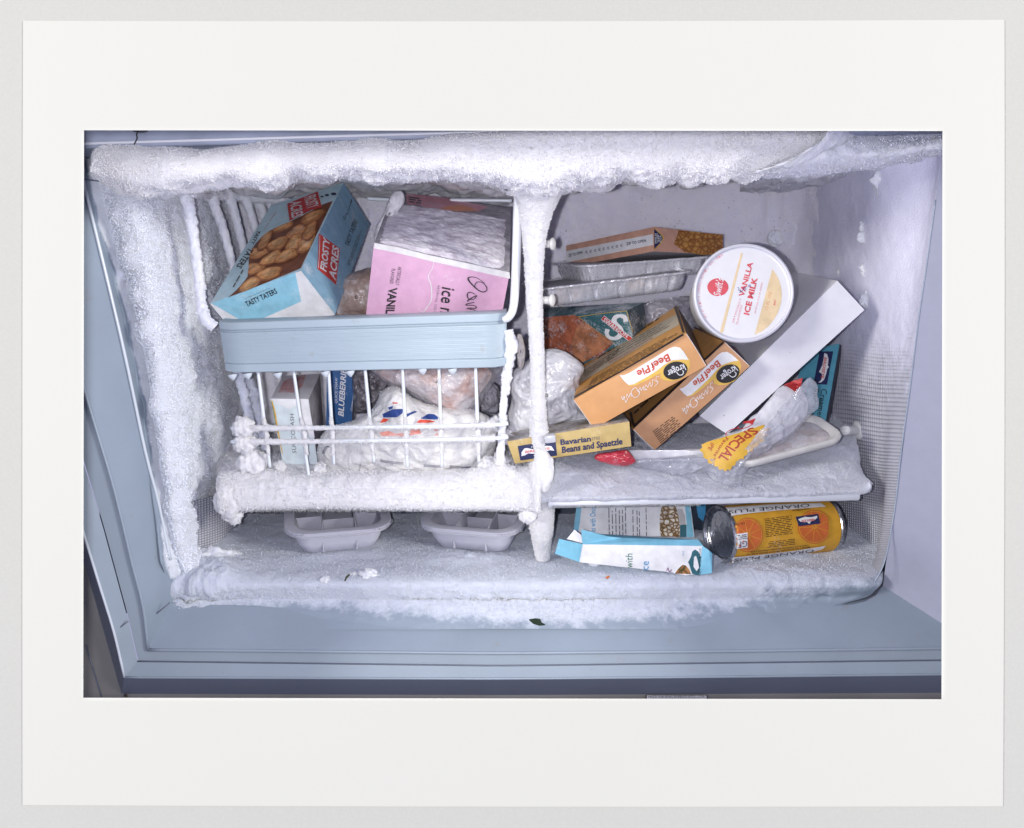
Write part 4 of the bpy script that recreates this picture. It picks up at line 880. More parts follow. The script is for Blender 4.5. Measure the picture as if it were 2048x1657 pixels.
# ------------------------------------------------------------------ cartons
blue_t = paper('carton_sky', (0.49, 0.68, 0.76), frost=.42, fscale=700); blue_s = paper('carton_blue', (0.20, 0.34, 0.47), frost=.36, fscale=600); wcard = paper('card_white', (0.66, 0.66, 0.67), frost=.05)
aqua = paper('carton_aqua', (0.24, 0.50, 0.62), frost=.25, fscale=700)
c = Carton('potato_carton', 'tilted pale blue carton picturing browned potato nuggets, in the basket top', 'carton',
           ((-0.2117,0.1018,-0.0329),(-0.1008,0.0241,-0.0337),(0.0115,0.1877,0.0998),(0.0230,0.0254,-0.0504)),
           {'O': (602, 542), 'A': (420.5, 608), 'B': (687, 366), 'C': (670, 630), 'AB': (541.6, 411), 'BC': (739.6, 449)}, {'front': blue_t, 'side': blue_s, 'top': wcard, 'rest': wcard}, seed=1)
pic = L(z2, (288, 1243), (380, 1165), (440, 1100), (485, 1040), (497, 960), (492, 880), (510, 790), (560, 715), (640, 640), (740, 575), (830, 535), (900, 510), (1000, 460), (1110, 400), (1205, 340), (1297, 305), (985, 960), (930, 985), (500, 1165))
def inside(q, poly):
    x, y = q; r_ = False; j = len(poly) - 1
    for i in range(len(poly)):
        (xi, yi), (xj, yj) = poly[i], poly[j]
        if (yi > y) != (yj > y) and x < (xj - xi) * (y - yi) / (yj - yi) + xi: r_ = not r_
        j = i
    return r_
def spud(name, rgb): return paper(name, rgb, vary=.45, frost=.12)
p = c.pr('front', maxlen=10); p.poly(pic, paper('photo_brown', (.17, .06, .028), vary=.3), 1)
tones = [(spud('spud_deep', (.36, .135, .045)), spud('spud_mid', (.60, .28, .10)), spud('spud_light', (.70, .39, .17))), (spud('spud_deep2', (.30, .105, .035)), spud('spud_mid2', (.53, .23, .08)), spud('spud_light2', (.62, .32, .135)))]
r_ = np.random.default_rng(3); lay = 2
for i in range(-6, 8):
    for j in range(-9, 10):
        ang = math.radians(-36 + r_.uniform(-28, 28)); e1 = np.array([math.cos(math.radians(-36)), math.sin(math.radians(-36))]); e2 = np.array([-e1[1], e1[0]])
        cc = np.array([590.0, 488]) + e1 * (i + .5 * (j % 2)) * 45 + e2 * j * 19.5 + r_.uniform(-6, 6, 2)
        if not inside(cc, pic): continue
        lay = 2 + (lay - 1) % 9; a_, b_ = r_.uniform(23, 31), r_.uniform(9.8, 12.8); tn = tones[int(r_.integers(0, 2))]
        for sc_, m_, dy in ((1, tn[0], 0), (.84, tn[1], -1.2), (.52, tn[2], -2.6)):
            P_ = []
            for t_ in np.linspace(0, 2 * math.pi, 16, endpoint=False):
                f_ = 1.0 + .07 * math.sin(3 * t_ + i * 2.1 + j) + .06 * math.sin(5 * t_ + i - j * 1.7); d_ = np.array([a_ * sc_ * f_ * math.cos(t_), b_ * sc_ * f_ * math.sin(t_)]); d_ = np.array([d_[0] * math.cos(ang) - d_[1] * math.sin(ang), d_[0] * math.sin(ang) + d_[1] * math.cos(ang) + dy])
                k2 = 1.0
                while k2 > .1 and not inside(cc + d_ * k2, pic): k2 -= .08
                P_.append(tuple(cc + d_ * k2))
            p.poly(P_, m_, lay + (0 if sc_ == 1 else .3 if sc_ > .6 else .6))
p.done('food_picture', c.t)
p = c.pr('front'); p.poly(L(z2, (872, 340), (1168, 220), (1205, 378), (1110, 405), (905, 512)), red, 13); p.done('logo_panel', c.t)
p = c.pr('front')
p.text('FROSTY', (613.7, 398.6), (620.2, 422), (635.6, 391.2), white, 16, bold=.02)
p.text('ACRES', (585.9, 407.9), (590.8, 440.5), (607.9, 403), white, 16, bold=.02)
p.text('TASTY', z2(570, 590), z2(505, 720), z2(605, 605), black, 5, bold=.02)
p.text('TATERS', z2(490, 760), z2(362, 945), z2(545, 785), black, 5, bold=.02)
p.text('with Onion', z2(648, 588), z2(760, 415), z2(640, 575), red, 5, shear=.2)
for i, (x, y) in enumerate(((1205, 265), (1250, 252), (1310, 240))): p.ell(z2(x, y), (3 + i, 0), (0, 1.6 + .6 * i), navy, 5)
p.small(z2(430, 970), z2(330, 1140), z2(450, 985), 1, inkgrey, 5, 3)
p.done('lettering', c.t)
p = c.pr('side'); p.poly(L(z2, (1155, 618), (1358, 778), (1322, 1125), (1140, 968)), red, 2); p.poly(L(z2, (1163, 640), (1166, 645), (1152, 962), (1147, 962)), white, 3); p.done('logo_panel', c.t)
p = c.pr('side')
p.text('FROSTY', z2(1222, 1003), z2(1255, 690), z2(1165, 965), white, 5, bold=.03); p.text('ACRES', z2(1312, 1085), z2(1345, 775), z2(1250, 1040), white, 5, bold=.03)
p.text('TASTY TATERS', z2(1440, 758), z2(1530, 510), z2(1402, 728), black, 4, bold=.01)
p.stroke(L(z2, (1388, 460), (1400, 490), (1420, 430), (1432, 440), (1440, 400), (1450, 380), (1462, 330), (1476, 290), (1470, 330)), 1.0, black, 4)
p.small(z2(1420, 925), z2(1560, 560), z2(1452, 945), 3, inkgrey, 4, 5, fill=.4)
p.done('lettering', c.t)
p = c.pr('top'); p.poly(L(z2, (110, 1300), (930, 1000), (990, 1275), (600, 1445), (385, 1450)), aqua, 1); p.done('printed_panel', c.t)
p = c.pr('top'); p.text('TASTY TATERS', z2(465, 1325), z2(765, 1190), z2(440, 1280), black, 4, bold=.02); p.text('COOKED IN VEGETABLE OIL', z2(445, 1255), z2(690, 1150), z2(441, 1244), inkgrey, 4); p.done('lettering', c.t)

# ice milk half-gallon, pink, its top flap caked with frost
pink = paper('carton_pink', (0.53, 0.31, 0.45), vary=.06, frost=.06); pinkt = paper('carton_frosted_top', (.30, .28, .32), frost=.45, fscale=200, vary=.3)
c = Carton('ice_milk_carton', 'pink ice milk carton with a frost-caked top flap, in the basket', 'carton',
           ((-0.0033,0.1022,-0.0309),(-0.1354,-0.0077,0.0184),(-0.0103,0.0228,-0.0658),(-0.0018,0.1824,0.0634)),
           {'O': (1019, 548), 'A': (748, 487), 'B': (1000, 650), 'AB': (731, 640), 'C': (1022, 415), 'AC': (786, 388)}, {'front': pink, 'top': pinkt, 'rest': edgew}, bulge=.002, seed=2)
p = c.pr('top'); p.poly(L(z3, (525, 230), (900, 270), (1300, 360), (1190, 408), (830, 405), (700, 385), (620, 345), (525, 345)), paper('pink_flap', (.60, .30, .36), frost=.3, fscale=500), 1); p.poly(L(z3, (800, 385), (900, 352), (1020, 345), (1110, 365), (1190, 405), (1000, 412)), paper('orange_print', (.62, .28, .18), frost=.2), 2); p.done('printed_panel', c.t)
p = c.pr('top'); p.small(z3(540, 255), z3(660, 275), z3(540, 325), 3, inkgrey, 3, 8, fill=.6); p.text('ARTIFICIALLY FLAVORED', z3(650, 640), z3(900, 770), z3(655, 625), inkgrey, 3); p.done('lettering', c.t)
p = c.pr('front')
p.poly(L(z3, (240, 712), (560, 775), (900, 860), (1556, 1000), (1556, 1060), (1450, 1035), (900, 910), (560, 830), (236, 765)), edgew, 1)
p.stroke(L(z3, (945, 915), (935, 970), (900, 1030), (893, 1060), (915, 1120), (925, 1190), (920, 1270), (880, 1340), (840, 1390)), [1.2, 1.2, 1.4, 1.8, 2.2, 2, 1.6, 1.6, 1.6], edgew, 1)
p.done('printed_panel', c.t)
p = c.pr('front')
p.text('VANILLA', z3(455, 1150), z3(405, 1510), z3(555, 1152), black, 4, bold=.035)
p.text('ARTIFICIALLY', z3(560, 950), z3(533, 1122), z3(605, 960), black, 4); p.text('FLAVORED', z3(485, 970), z3(462, 1112), z3(528, 975), black, 4)
p.text('ice milk', z3(1025, 1145), z3(985, 1570), z3(1140, 1168), black, 4, bold=.01); p.text('ARTIFICIAL COLOR', z3(985, 1128), z3(935, 1420), z3(1004, 1130), inkgrey, 4)
p.stroke(L(z3, (1330, 1185), (1300, 1140), (1320, 1100), (1365, 1110), (1390, 1160), (1370, 1190), (1330, 1180), (1275, 1120), (1250, 1080), (1255, 1060), (1290, 1055), (1330, 1070), (1375, 1110)), [.8, 1.2, 1.4, 1.2, 1.2, 1.6, 1.8, 2.2, 2.6, 2, 1.2, 1, .8], black, 4)
p.stroke(L(z3, (1300, 1215), (1260, 1195), (1238, 1215), (1245, 1255), (1285, 1262), (1310, 1225), (1245, 1268), (1240, 1285)), [1.2, 1.6, 2, 1.6, 1.2, 1.4, 2, 1.2], black, 4)
p.stroke(L(z3, (1290, 1290), (1235, 1305), (1225, 1318), (1285, 1320), (1300, 1345), (1235, 1345)), [1.2, 1.8, 1.4, 1.2, 1.8, 1.6], black, 4)
p.stroke(L(z3, (1225, 1352), (1285, 1362), (1290, 1385), (1235, 1392)), [1.6, 1.4, 1.6, 1.6], black, 4)
p.done('lettering', c.t)
def quad_frost(Q, s0, s1, t0, t1, nu, nv, f, mat, parent):
    tt, ss = np.meshgrid(np.linspace(t0, t1, nv), np.linspace(s0, s1, nu), indexing='ij'); B = Q.st(ss, tt, 0.0); e = np.clip(np.minimum(np.minimum(ss - s0, s1 - ss) / .06, np.minimum(tt - t0, t1 - tt) / .06), 0, 1)
    return link_mesh('frost', (B + Q.n * ((f(B) + .002) * e - .0012)[..., None]).reshape(-1, 3), [list(f_) for f_ in grid_faces(nv, nu)], mat, parent, kind='stuff')
quad_frost(c.f['top'], .02, .995, .0, .80, 200, 220, lambda B: .0015 * fbm(B / .018, 4) + .0007 * popcorn(B / .005) + .0004 * popcorn(B / .0025), wrap('frost_dirty', [(.34, (.48, .43, .51)), (.48, (.65, .61, .69)), (.62, (.77, .745, .81))], 70, .9, 0.0, bstr=.12), c.t)
# white side wall of the flap, crumpled, left of the top
pillow('torn_flap', L(z3, (420, 228), (520, 230), (525, 330), (450, 440), (400, 560), (300, 680), (245, 710), (240, 640), (265, 540), (330, 420)), .20, .008, .006, paper('flap_white', (.60, .59, .62), frost=.3), c.t, amp=.003, scale=.015, nth=60, nr=16)

# hash brown box lying on the foil trays
salmon = paper('carton_salmon', (0.52, 0.29, 0.21), frost=.12); 
c = Carton('zip_open_box', 'salmon carton with a white zip-to-open strip lying on the foil trays', 'carton',
           ((0.1678,0.2644,0.0107),(-0.0953,0.1294,-0.0231),(0.0010,-0.0041,-0.0273),(0.1001,0.0724,-0.0073)),
           {'O': (1307.3, 454.5), 'A': (1132.2, 491.8), 'B': (1307.7, 503.1), 'C': (1445.8, 469.9), 'AB': (1132.9, 534.9), 'BC': (1444.8, 510.3)}, {'front': salmon, 'side': salmon, 'rest': cardgrey, 'top': salmon}, seed=3)
p = c.pr('front'); p.poly(L(z4, (353, 403), (1200, 238), (1203, 343), (356, 515)), white, 1); p.done('zip_strip', c.t)
p = c.pr('front'); p.text('ZIP TO OPEN', z4(380, 463), z4(522, 428), z4(377, 435), navy, 3, bold=.02); p.done('lettering', c.t); p = c.pr('front'); p.text('ZIP TO OPEN', z4(950, 348), z4(1138, 312), z4(947, 322), navy, 3, bold=.02)
for i in range(9):
    x, y = 550 + i * 42.7, 413 - i * 8.0
    for q in (0, 10): p.stroke(L(z4, (x + q + 10, y - 14), (x + q, y + 2), (x + q + 12, y + 13)), .75, navy, 3)
p.done('lettering', c.t)
p = c.pr('side'); p.poly(L(z4, (1465, 200), (1879, 243), (1876, 432), (1700, 442), (1520, 412), (1410, 335)), photo_mat('photo_corn', 'corn'), 1); p.done('food_picture', c.t)
p = c.pr('side'); p.poly(L(z4, (1208, 172), (1300, 250), (1310, 280), (1290, 325), (1210, 398)), gold, 1); p.poly(L(z4, (1208, 182), (1288, 255), (1297, 280), (1280, 318), (1209, 384)), navy, 2)
for i, (s_, x) in enumerate((('PRESS IN', 1228), ('TO OPEN', 1246), ('ZIP', 1264), ('BACK', 1283))): p.text(s_, z4(x, 330 - 8 * (i > 1)), z4(x - 2, 232 + 14 * (i > 1)), z4(x - 13, 330 - 8 * (i > 1)), white, 4, bold=.02)
p.done('zip_tab', c.t)

# chicken dinner carton
green = paper('carton_teal', (0.035, 0.115, 0.13), frost=.42, fscale=420); greenf = paper('carton_teal_top', (0.06, 0.12, 0.14), frost=.7, fscale=300)
c = Carton('dinner_carton', 'dark teal frosted dinner carton with a big white S under the foil trays', 'carton',
           ((0.1337,0.2037,-0.0827),(-0.1149,0.0760,-0.0148),(0.0131,0.0085,-0.0575),(0.0168,0.0269,0.0078)),
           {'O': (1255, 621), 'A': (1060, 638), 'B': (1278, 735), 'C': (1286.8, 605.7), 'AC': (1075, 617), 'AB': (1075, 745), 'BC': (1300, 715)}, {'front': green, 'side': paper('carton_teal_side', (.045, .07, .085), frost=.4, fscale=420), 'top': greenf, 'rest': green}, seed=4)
chick = paper('photo_chicken', (0.30, 0.085, 0.04), frost=.50, vary=.6, fscale=300); chick2 = paper('photo_breading', (0.40, 0.16, 0.075), frost=.33, vary=.5, fscale=420)
p = c.pr('front'); p.poly(L(z4, (130, 1050), (430, 1022), (470, 1040), (820, 1290), (700, 1400), (520, 1480), (420, 1430), (300, 1380), (240, 1350), (125, 1360)), chick, 1); p.poly(L(z4, (520, 1085), (640, 1165), (800, 1285), (700, 1375), (520, 1480), (440, 1440), (412, 1350), (430, 1240), (460, 1140)), chick2, 2); p.done('food_picture', c.t)
p = c.pr('front'); p.stroke(L(z4, (475, 1040), (710, 1008), (942, 984)), .9, gold, 2); p.stroke(L(z4, (942, 984), (970, 1080), (1000, 1180)), .9, gold, 2); p.stroke(L(z4, (475, 1040), (650, 1165), (830, 1290)), .7, gold, 2)
p.stroke(L(z4, (935, 1085), (925, 1045), (880, 1030), (835, 1045), (822, 1085), (845, 1120), (880, 1150), (890, 1190), (870, 1225), (825, 1245), (775, 1232), (752, 1195), (760, 1155)), [9, 8.5, 6, 8.5, 11.5, 11, 10, 11, 10, 7, 6.5, 8, 9], white, 3)
p.stroke(L(z4, (712, 1045), (835, 1140), (985, 1258)), 10.0, white, 4); p.stroke(L(z4, (714, 1046), (835, 1140), (985, 1257)), 8.2, red, 5)
p.text('SWANSON', z4(715, 1078), z4(945, 1238), z4(735, 1045), white, 7, bold=.02); p.done('logo', c.t)
p = c.pr('side'); p.text('F', z4(1030, 1120), z4(1060, 1105), z4(1040, 1080), cardgrey, 3); p.done('lettering', c.t)

# two beef pie boxes
tan = paper('carton_tan', (0.53, 0.275, 0.115), frost=.0, vary=.04); tan2 = paper('carton_tan_pink', (0.46, 0.245, 0.125), vary=.06); orange = paper('carton_orange', (0.58, 0.29, 0.075), frost=0, vary=.05); beige = paper('panel_beige', (0.50, 0.43, 0.31), vary=.05)
yel = paper('ink_yellow', (.62, .40, .08)); redk = paper('ink_rust', (.46, .06, .02))
def K1(x, y): return z6(x, y)
def pie_front(c, T, par, tanm):
    """the same printed front on both boxes; T maps a point on the first box's front to the second's"""
    p = c.pr('front')
    p.poly([T(*q) for q in ((768, 842), (800, 842), (860, 818), (1260, 575), (1310, 560), (1360, 568), (1420, 640), (1455, 685), (1460, 740), (1420, 830), (1350, 880), (1270, 895), (1200, 885), (1160, 860), (1165, 815), (1000, 900), (920, 935), (860, 940), (820, 905))], yel, 1)
    p.poly([T(*q) for q in ((765, 838), (800, 840), (860, 815), (1260, 572), (1310, 556), (1360, 566), (1400, 610), (1445, 685), (1380, 680), (1280, 690), (1200, 735), (1130, 790), (1000, 870), (900, 925), (850, 930), (815, 900))], white, 2)
    p.poly([T(*q) for q in [(1312 + 118 * math.cos(t) - 22 * math.sin(t), 790 - 30 * math.cos(t) - 84 * math.sin(t)) for t in np.linspace(0, 2 * math.pi, 40, endpoint=False)]], black, 3)
    p.done('logo_panel', par)
    p = c.pr('front')
    p.text('Beef', T(1240, 625), T(1055, 728), T(1268, 690), redk, 5, bold=.025); p.text('Pie', T(1045, 735), T(925, 800), T(1070, 800), redk, 5, bold=.025)
    p.text('kroger', T(1392, 722), T(1222, 795), T(1420, 770 + 12), white, 6, bold=.012)
    p.stroke([T(*q) for q in ((1320, 800), (1345, 830), (1375, 830), (1392, 805), (1380, 785))], 1.6, white, 6)
    for pts, wd in ((((1150, 850), (1125, 850), (1120, 880), (1140, 905), (1105, 945)), .8), (((1140, 905), (1090, 880), (1085, 920), (1070, 945), (1060, 905), (1040, 955)), .9), (((1040, 955), (1020, 930), (1010, 965), (1030, 975), (1000, 980), (995, 945), (975, 985), (965, 955), (950, 990)), .9),
                    (((960, 1010), (925, 960), (890, 975), (880, 1010), (905, 1050), (945, 1040), (960, 1000), (930, 985)), 1.0), (((880, 1045), (870, 1010), (855, 1050), (840, 1020), (830, 1055)), .9), (((845, 1060), (825, 1100), (810, 1040), (800, 1075), (785, 1040)), 1.0)):
        p.stroke([T(*q) for q in pts], wd, white, 4)
    return p
fv1 = ((0.1733,0.0786,-0.0939),(-0.1090,0.0213,-0.0717),(0.0212,0.0003,-0.0321),(0.0210,0.1594,0.0155))
ob1 = {'O': (1372.4, 667.2), 'A': (1146.7, 800.6), 'B': (1413.4, 731.8), 'C': (1352.9, 608.7), 'AB': (1187.7, 858), 'AC': (1165, 726.7)}
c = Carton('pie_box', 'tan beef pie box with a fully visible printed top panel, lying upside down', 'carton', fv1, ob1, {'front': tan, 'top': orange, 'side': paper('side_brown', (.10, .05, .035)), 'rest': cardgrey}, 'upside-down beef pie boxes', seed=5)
p = pie_front(c, z6, c.t, tan); p.done('lettering', c.t)
p = c.pr('top'); p.poly(L(z6, (405, 770), (1330, 240), (1355, 345), (375, 925)), beige, 1); p.done('printed_panel', c.t)
p = c.pr('top'); p.small(z6(500, 880), z6(1370, 390), z6(440, 1000), 7, brown, 3, 5, fill=.30, ragged=.2); p.small(z6(430, 860), z6(850, 600), z6(415, 800), 4, brown, 3, 6, fill=.3); p.small(z6(640, 640), z6(1280, 275), z6(650, 720), 4, brown, 3, 7, fill=.22); p.small(z6(560, 690), z6(1265, 225), z6(558, 670), 1, brown, 3, 7, fill=.55)
p.stroke(L(z6, (500, 695), (640, 610), (780, 525)), 2.4, white, 2); p.text('Meat Pies', z6(540, 678), z6(760, 540), z6(530, 655), redk, 4); p.text('Preparation', z6(670, 735), z6(900, 610), z6(662, 722), redk, 4); p.text('Heating', z6(900, 600), z6(1090, 490), z6(893, 588), redk, 4); p.done('lettering', c.t)
p = c.pr('top'); p.stroke(L(z6, (335, 1050), (860, 760), (1395, 440)), [3, 2.6, 4.5], darkbrown, 2); p.stroke(L(z6, (1318, 165), (1360, 290), (1400, 420)), [6.5, 6, 5], darkbrown, 2); p.done('carton_seam', c.t)
p = c.pr('front'); p.stroke(L(z6, (330, 1072), (430, 1215), (520, 1350)), .9, edgew, 2); p.done('card_edge', c.t); p = c.pr('front'); p.stroke(L(z6, (1428, 430), (1530, 590), (1618, 742)), 1.1, edgew, 2); p.done('card_edge', c.t)
def aff(src, dst):
    A = []; b = []
    for (x, y), (u, v) in zip(src, dst): A += [[x, y, 1, 0, 0, 0, -u * x, -u * y], [0, 0, 0, x, y, 1, -v * x, -v * y]]; b += [u, v]
    H = np.append(np.linalg.lstsq(np.array(A, float), np.array(b, float), rcond=None)[0], 1).reshape(3, 3)
    def T(x, y):
        q = H @ np.array([x, y, 1]); return (q[0] / q[2], q[1] / q[2])
    return T
ob2 = {'O': (1449.3, 684.6), 'A': (1265.7, 860), 'B': (1499.6, 732.8), 'AB': (1309.8, 900), 'C': (1392, 655), 'AC': (1240, 826)}
T2 = aff(((1240, 625), (925, 800), (1312, 790), (810, 1100)), (z6(1715, 695), z6(1458, 925), z6(1812, 830), z6(1385, 1230)))
c = Carton('pie_box', 'tan beef pie box half hidden under the other, with a block of fine print', 'carton',
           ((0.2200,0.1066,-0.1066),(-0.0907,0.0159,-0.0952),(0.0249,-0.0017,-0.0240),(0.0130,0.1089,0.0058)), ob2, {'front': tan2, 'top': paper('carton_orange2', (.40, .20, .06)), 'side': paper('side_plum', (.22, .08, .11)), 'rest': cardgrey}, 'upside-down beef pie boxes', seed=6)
p = pie_front(c, T2, c.t, tan2); p.small(z6(1085, 1385), z6(1290, 1230), z6(1180, 1520), 9, brown, 3, 4, fill=.4, ragged=.12); p.done('lettering', c.t)
p = c.pr('top'); p.small(z6(910, 1240), z6(1140, 1040), z6(895, 1225), 1, brown, 3, 9, fill=.7); p.stroke(L(z6, (870, 1215), (905, 1320), (930, 1340)), 4, darkbrown, 2); p.stroke(L(z6, (910, 1345), (1350, 930), (1790, 515)), [5, 3.5, 4.5], darkbrown, 2); p.stroke(L(z6, (1780, 490), (1640, 430), (1500, 372)), 4, darkbrown, 2); p.done('carton_seam', c.t)
p = c.pr('front'); p.stroke(L(z6, (915, 1365), (1010, 1465), (1110, 1555)), 1.0, edgew, 2); p.done('card_edge', c.t); p = c.pr('front'); p.stroke(L(z6, (1805, 515), (1925, 630), (2042, 742)), 1.2, edgew, 2); p.done('card_edge', c.t)

# plain white box
c = Carton('white_box', 'long plain white carton leaning behind the round ice milk tub', 'carton', ((0.3354,0.1194,-0.0460),(-0.1297,0.0190,-0.1419),(0.0282,-0.0039,-0.0263),(0.0377,0.2636,0.0008)),
           {'O': (1674.6, 561.7), 'A': (1400, 832.4), 'B': (1729, 620.4), 'AB': (1454.6, 869.2), 'C': (1581, 543)}, {'rest': paper('plain_white_lifted', (.76, .76, .80), frost=.05, vary=.03), 'front': paper('plain_white', (.60, .60, .655), vary=.03)}, seed=7)  # top and sides paler: light bounced from the frost is put into the colour
p = c.pr('front'); p.ell((1381.5 + 64, 829.5 + 5), (.9, 0), (0, .9), black, 3); p.done('speck', c.t); p = c.pr('front'); p.ell((1569, 716), (.7, 0), (0, .7), brown, 3); p.done('speck', c.t)

# creamed spinach carton against the right wall
teal2 = paper('carton_cyan', (.085, .30, .40), vary=.08); 
c = Carton('spinach_carton', 'slim turquoise vegetable carton standing on end by the embossed wall', 'carton', ((0.3743,0.2160,-0.1209),(-0.0341,0.0367,-0.0112),(-0.0211,-0.0497,-0.0986),(0.0224,0.0168,-0.0133)),
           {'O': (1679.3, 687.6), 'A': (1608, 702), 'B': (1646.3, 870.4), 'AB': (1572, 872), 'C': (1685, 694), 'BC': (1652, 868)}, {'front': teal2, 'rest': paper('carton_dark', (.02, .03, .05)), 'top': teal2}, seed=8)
p = c.pr('front'); p.poly(L(z7, (1572, 92), (1680, 90), (1635, 348), (1528, 345)), navy, 1)
p.poly(L(z7, (1610, 105), (1632, 112), (1645, 150), (1640, 200), (1650, 212), (1636, 226), (1626, 270), (1612, 310), (1590, 330), (1565, 335), (1590, 312), (1598, 280), (1592, 262), (1570, 250), (1582, 230), (1598, 195), (1606, 150)), white, 2)
p.text('BIRDSEYE', z7(1612, 138), z7(1588, 300), z7(1634, 140), red, 4, bold=.02); p.done('logo', c.t)
p = c.pr('front'); p.text('Creamed', z7(1592, 380), z7(1550, 620), z7(1640, 385), black, 4, bold=.005); p.text('Spinach', z7(1538, 380), z7(1488, 600), z7(1578, 385), black, 4); p.poly(L(z7, (1495, 715), (1540, 680), (1585, 658), (1580, 680), (1540, 715), (1510, 740)), paper('leaf_white', (.5, .58, .6)), 2); p.done('lettering', c.t)

# bavarian beans carton
must = paper('carton_mustard', (.40, .29, .11), frost=.10, fscale=400); 
c = Carton('beans_carton', 'mustard yellow carton with black old-style lettering, front edge of the shelf', 'carton', ((0.1186,0.0797,-0.1847),(-0.1212,0.0045,-0.0206),(0.0041,-0.0011,-0.0244),(0.0044,0.0998,-0.0039)),
           {'O': (1258.5, 843.6), 'A': (1014, 883), 'B': (1262.6, 892.9), 'AB': (1030, 928), 'C': (1242, 822), 'AC': (1030, 850)}, {'front': must, 'rest': edgew, 'top': paper('mustard_frosted', (.20, .15, .09), frost=.85, fscale=300), 'side': must}, seed=9)
p = c.pr('front'); p.poly(L(zb, (1612, 988), (1990, 925), (2008, 1085), (1640, 1135)), navy, 1); p.poly([zb(*q) for q in ((1650, 1090), (1652, 1050), (1680, 1012), (1705, 1008), (1760, 1020), (1850, 1000), (1900, 985), (1950, 990), (1980, 1035), (1935, 1030), (1880, 1050), (1800, 1070), (1720, 1062), (1680, 1085))], white, 2); p.text('BIRDS EYE', zb(1690, 1060), zb(1935, 1022), zb(1688, 1036), red, 4, bold=.02); p.done('logo', c.t)
p = c.pr('front'); p.text('Bavarian', z6(190, 1515), z6(487, 1478), z6(187, 1462), navy, 3, bold=.03); p.text('STYLE', z6(498, 1470), z6(575, 1458), z6(497, 1441), navy, 3); p.text('Beans and Spaetzle', z6(205, 1592), z6(802, 1505), z6(202, 1532), navy, 3, bold=.03); p.done('lettering', c.t)

# succotash and blueberry cartons inside the basket
c = Carton('succotash_carton', 'narrow white and pale blue carton standing behind the basket wires', 'carton', ((-0.2199,0.1341,-0.1693),(-0.0381,-0.0030,-0.0020),(0.0035,0.0095,-0.0797),(-0.0074,0.0881,0.0102)),
           {'O': (617, 799), 'A': (541, 798), 'B': (637, 938), 'AB': (568, 938), 'C': (640, 748), 'AC': (566, 752), 'BC': (650, 900)}, {'front': paper('carton_ice', (.56, .63, .66), frost=.1), 'top': paper('carton_frosty_red', (.56, .52, .55), frost=.7), 'side': paper('side_grey', (.30, .28, .31), vary=.25), 'rest': edgew}, seed=10)
p = c.pr('front'); p.poly(L(za, (770, 868), (855, 868), (915, 1210), (880, 1210), (815, 1080)), white, 1); p.poly(L(za, (540, 862), (850, 865), (770, 905), (700, 960), (640, 930), (560, 900)), white, 1); p.stroke(L(za, (540, 880), (570, 1000), (600, 1180), (635, 1350)), [2, 3, 3, 1.5], gold, 1); p.stroke(L(za, (536, 890), (560, 1000), (590, 1170)), 1.0, paper('ink_green', (.03, .12, .03)), 2); p.done('printed_panel', c.t)
p = c.pr('front'); p.text('SUCCOTASH', za(757, 1345), za(735, 1000), za(722, 1342), inkgrey, 3); p.done('lettering', c.t)
p = c.pr('top'); p.poly(L(za, (640, 715), (830, 650), (800, 760), (720, 820), (590, 818)), paper('red_smear', (.46, .16, .16), frost=.7, fscale=500), 1); p.done('printed_panel', c.t)
blu = paper('carton_royal', (.015, .085, .24), frost=.08, fscale=500)
c = Carton('blueberry_carton', 'royal blue berry carton standing in the basket beside the white carton', 'carton', ((-0.1792,0.1900,-0.1470),(-0.0294,-0.0053,0.0023),(-0.0064,0.0062,-0.0675),(-0.0050,0.0294,0.0032)),
           {'O': (712, 725), 'A': (654, 728), 'B': (702, 862), 'AB': (652, 862), 'C': (722, 722)}, {'front': blu, 'rest': edgew, 'side': cardgrey}, seed=11)
p = c.pr('front'); p.text('BLUEBERRIES', za(1162, 1030), za(1190, 575), za(1115, 1025), white, 3, bold=.025, shear=.2); p.text('QUICK THAW', za(1108, 918), za(1112, 690), za(1085, 915), white, 3, shear=.2); p.stroke(L(za, (1236, 990), (1258, 720)), .6, white, 3); p.stroke(L(za, (1225, 980), (1240, 900)), .5, white, 3); p.done('lettering', c.t)

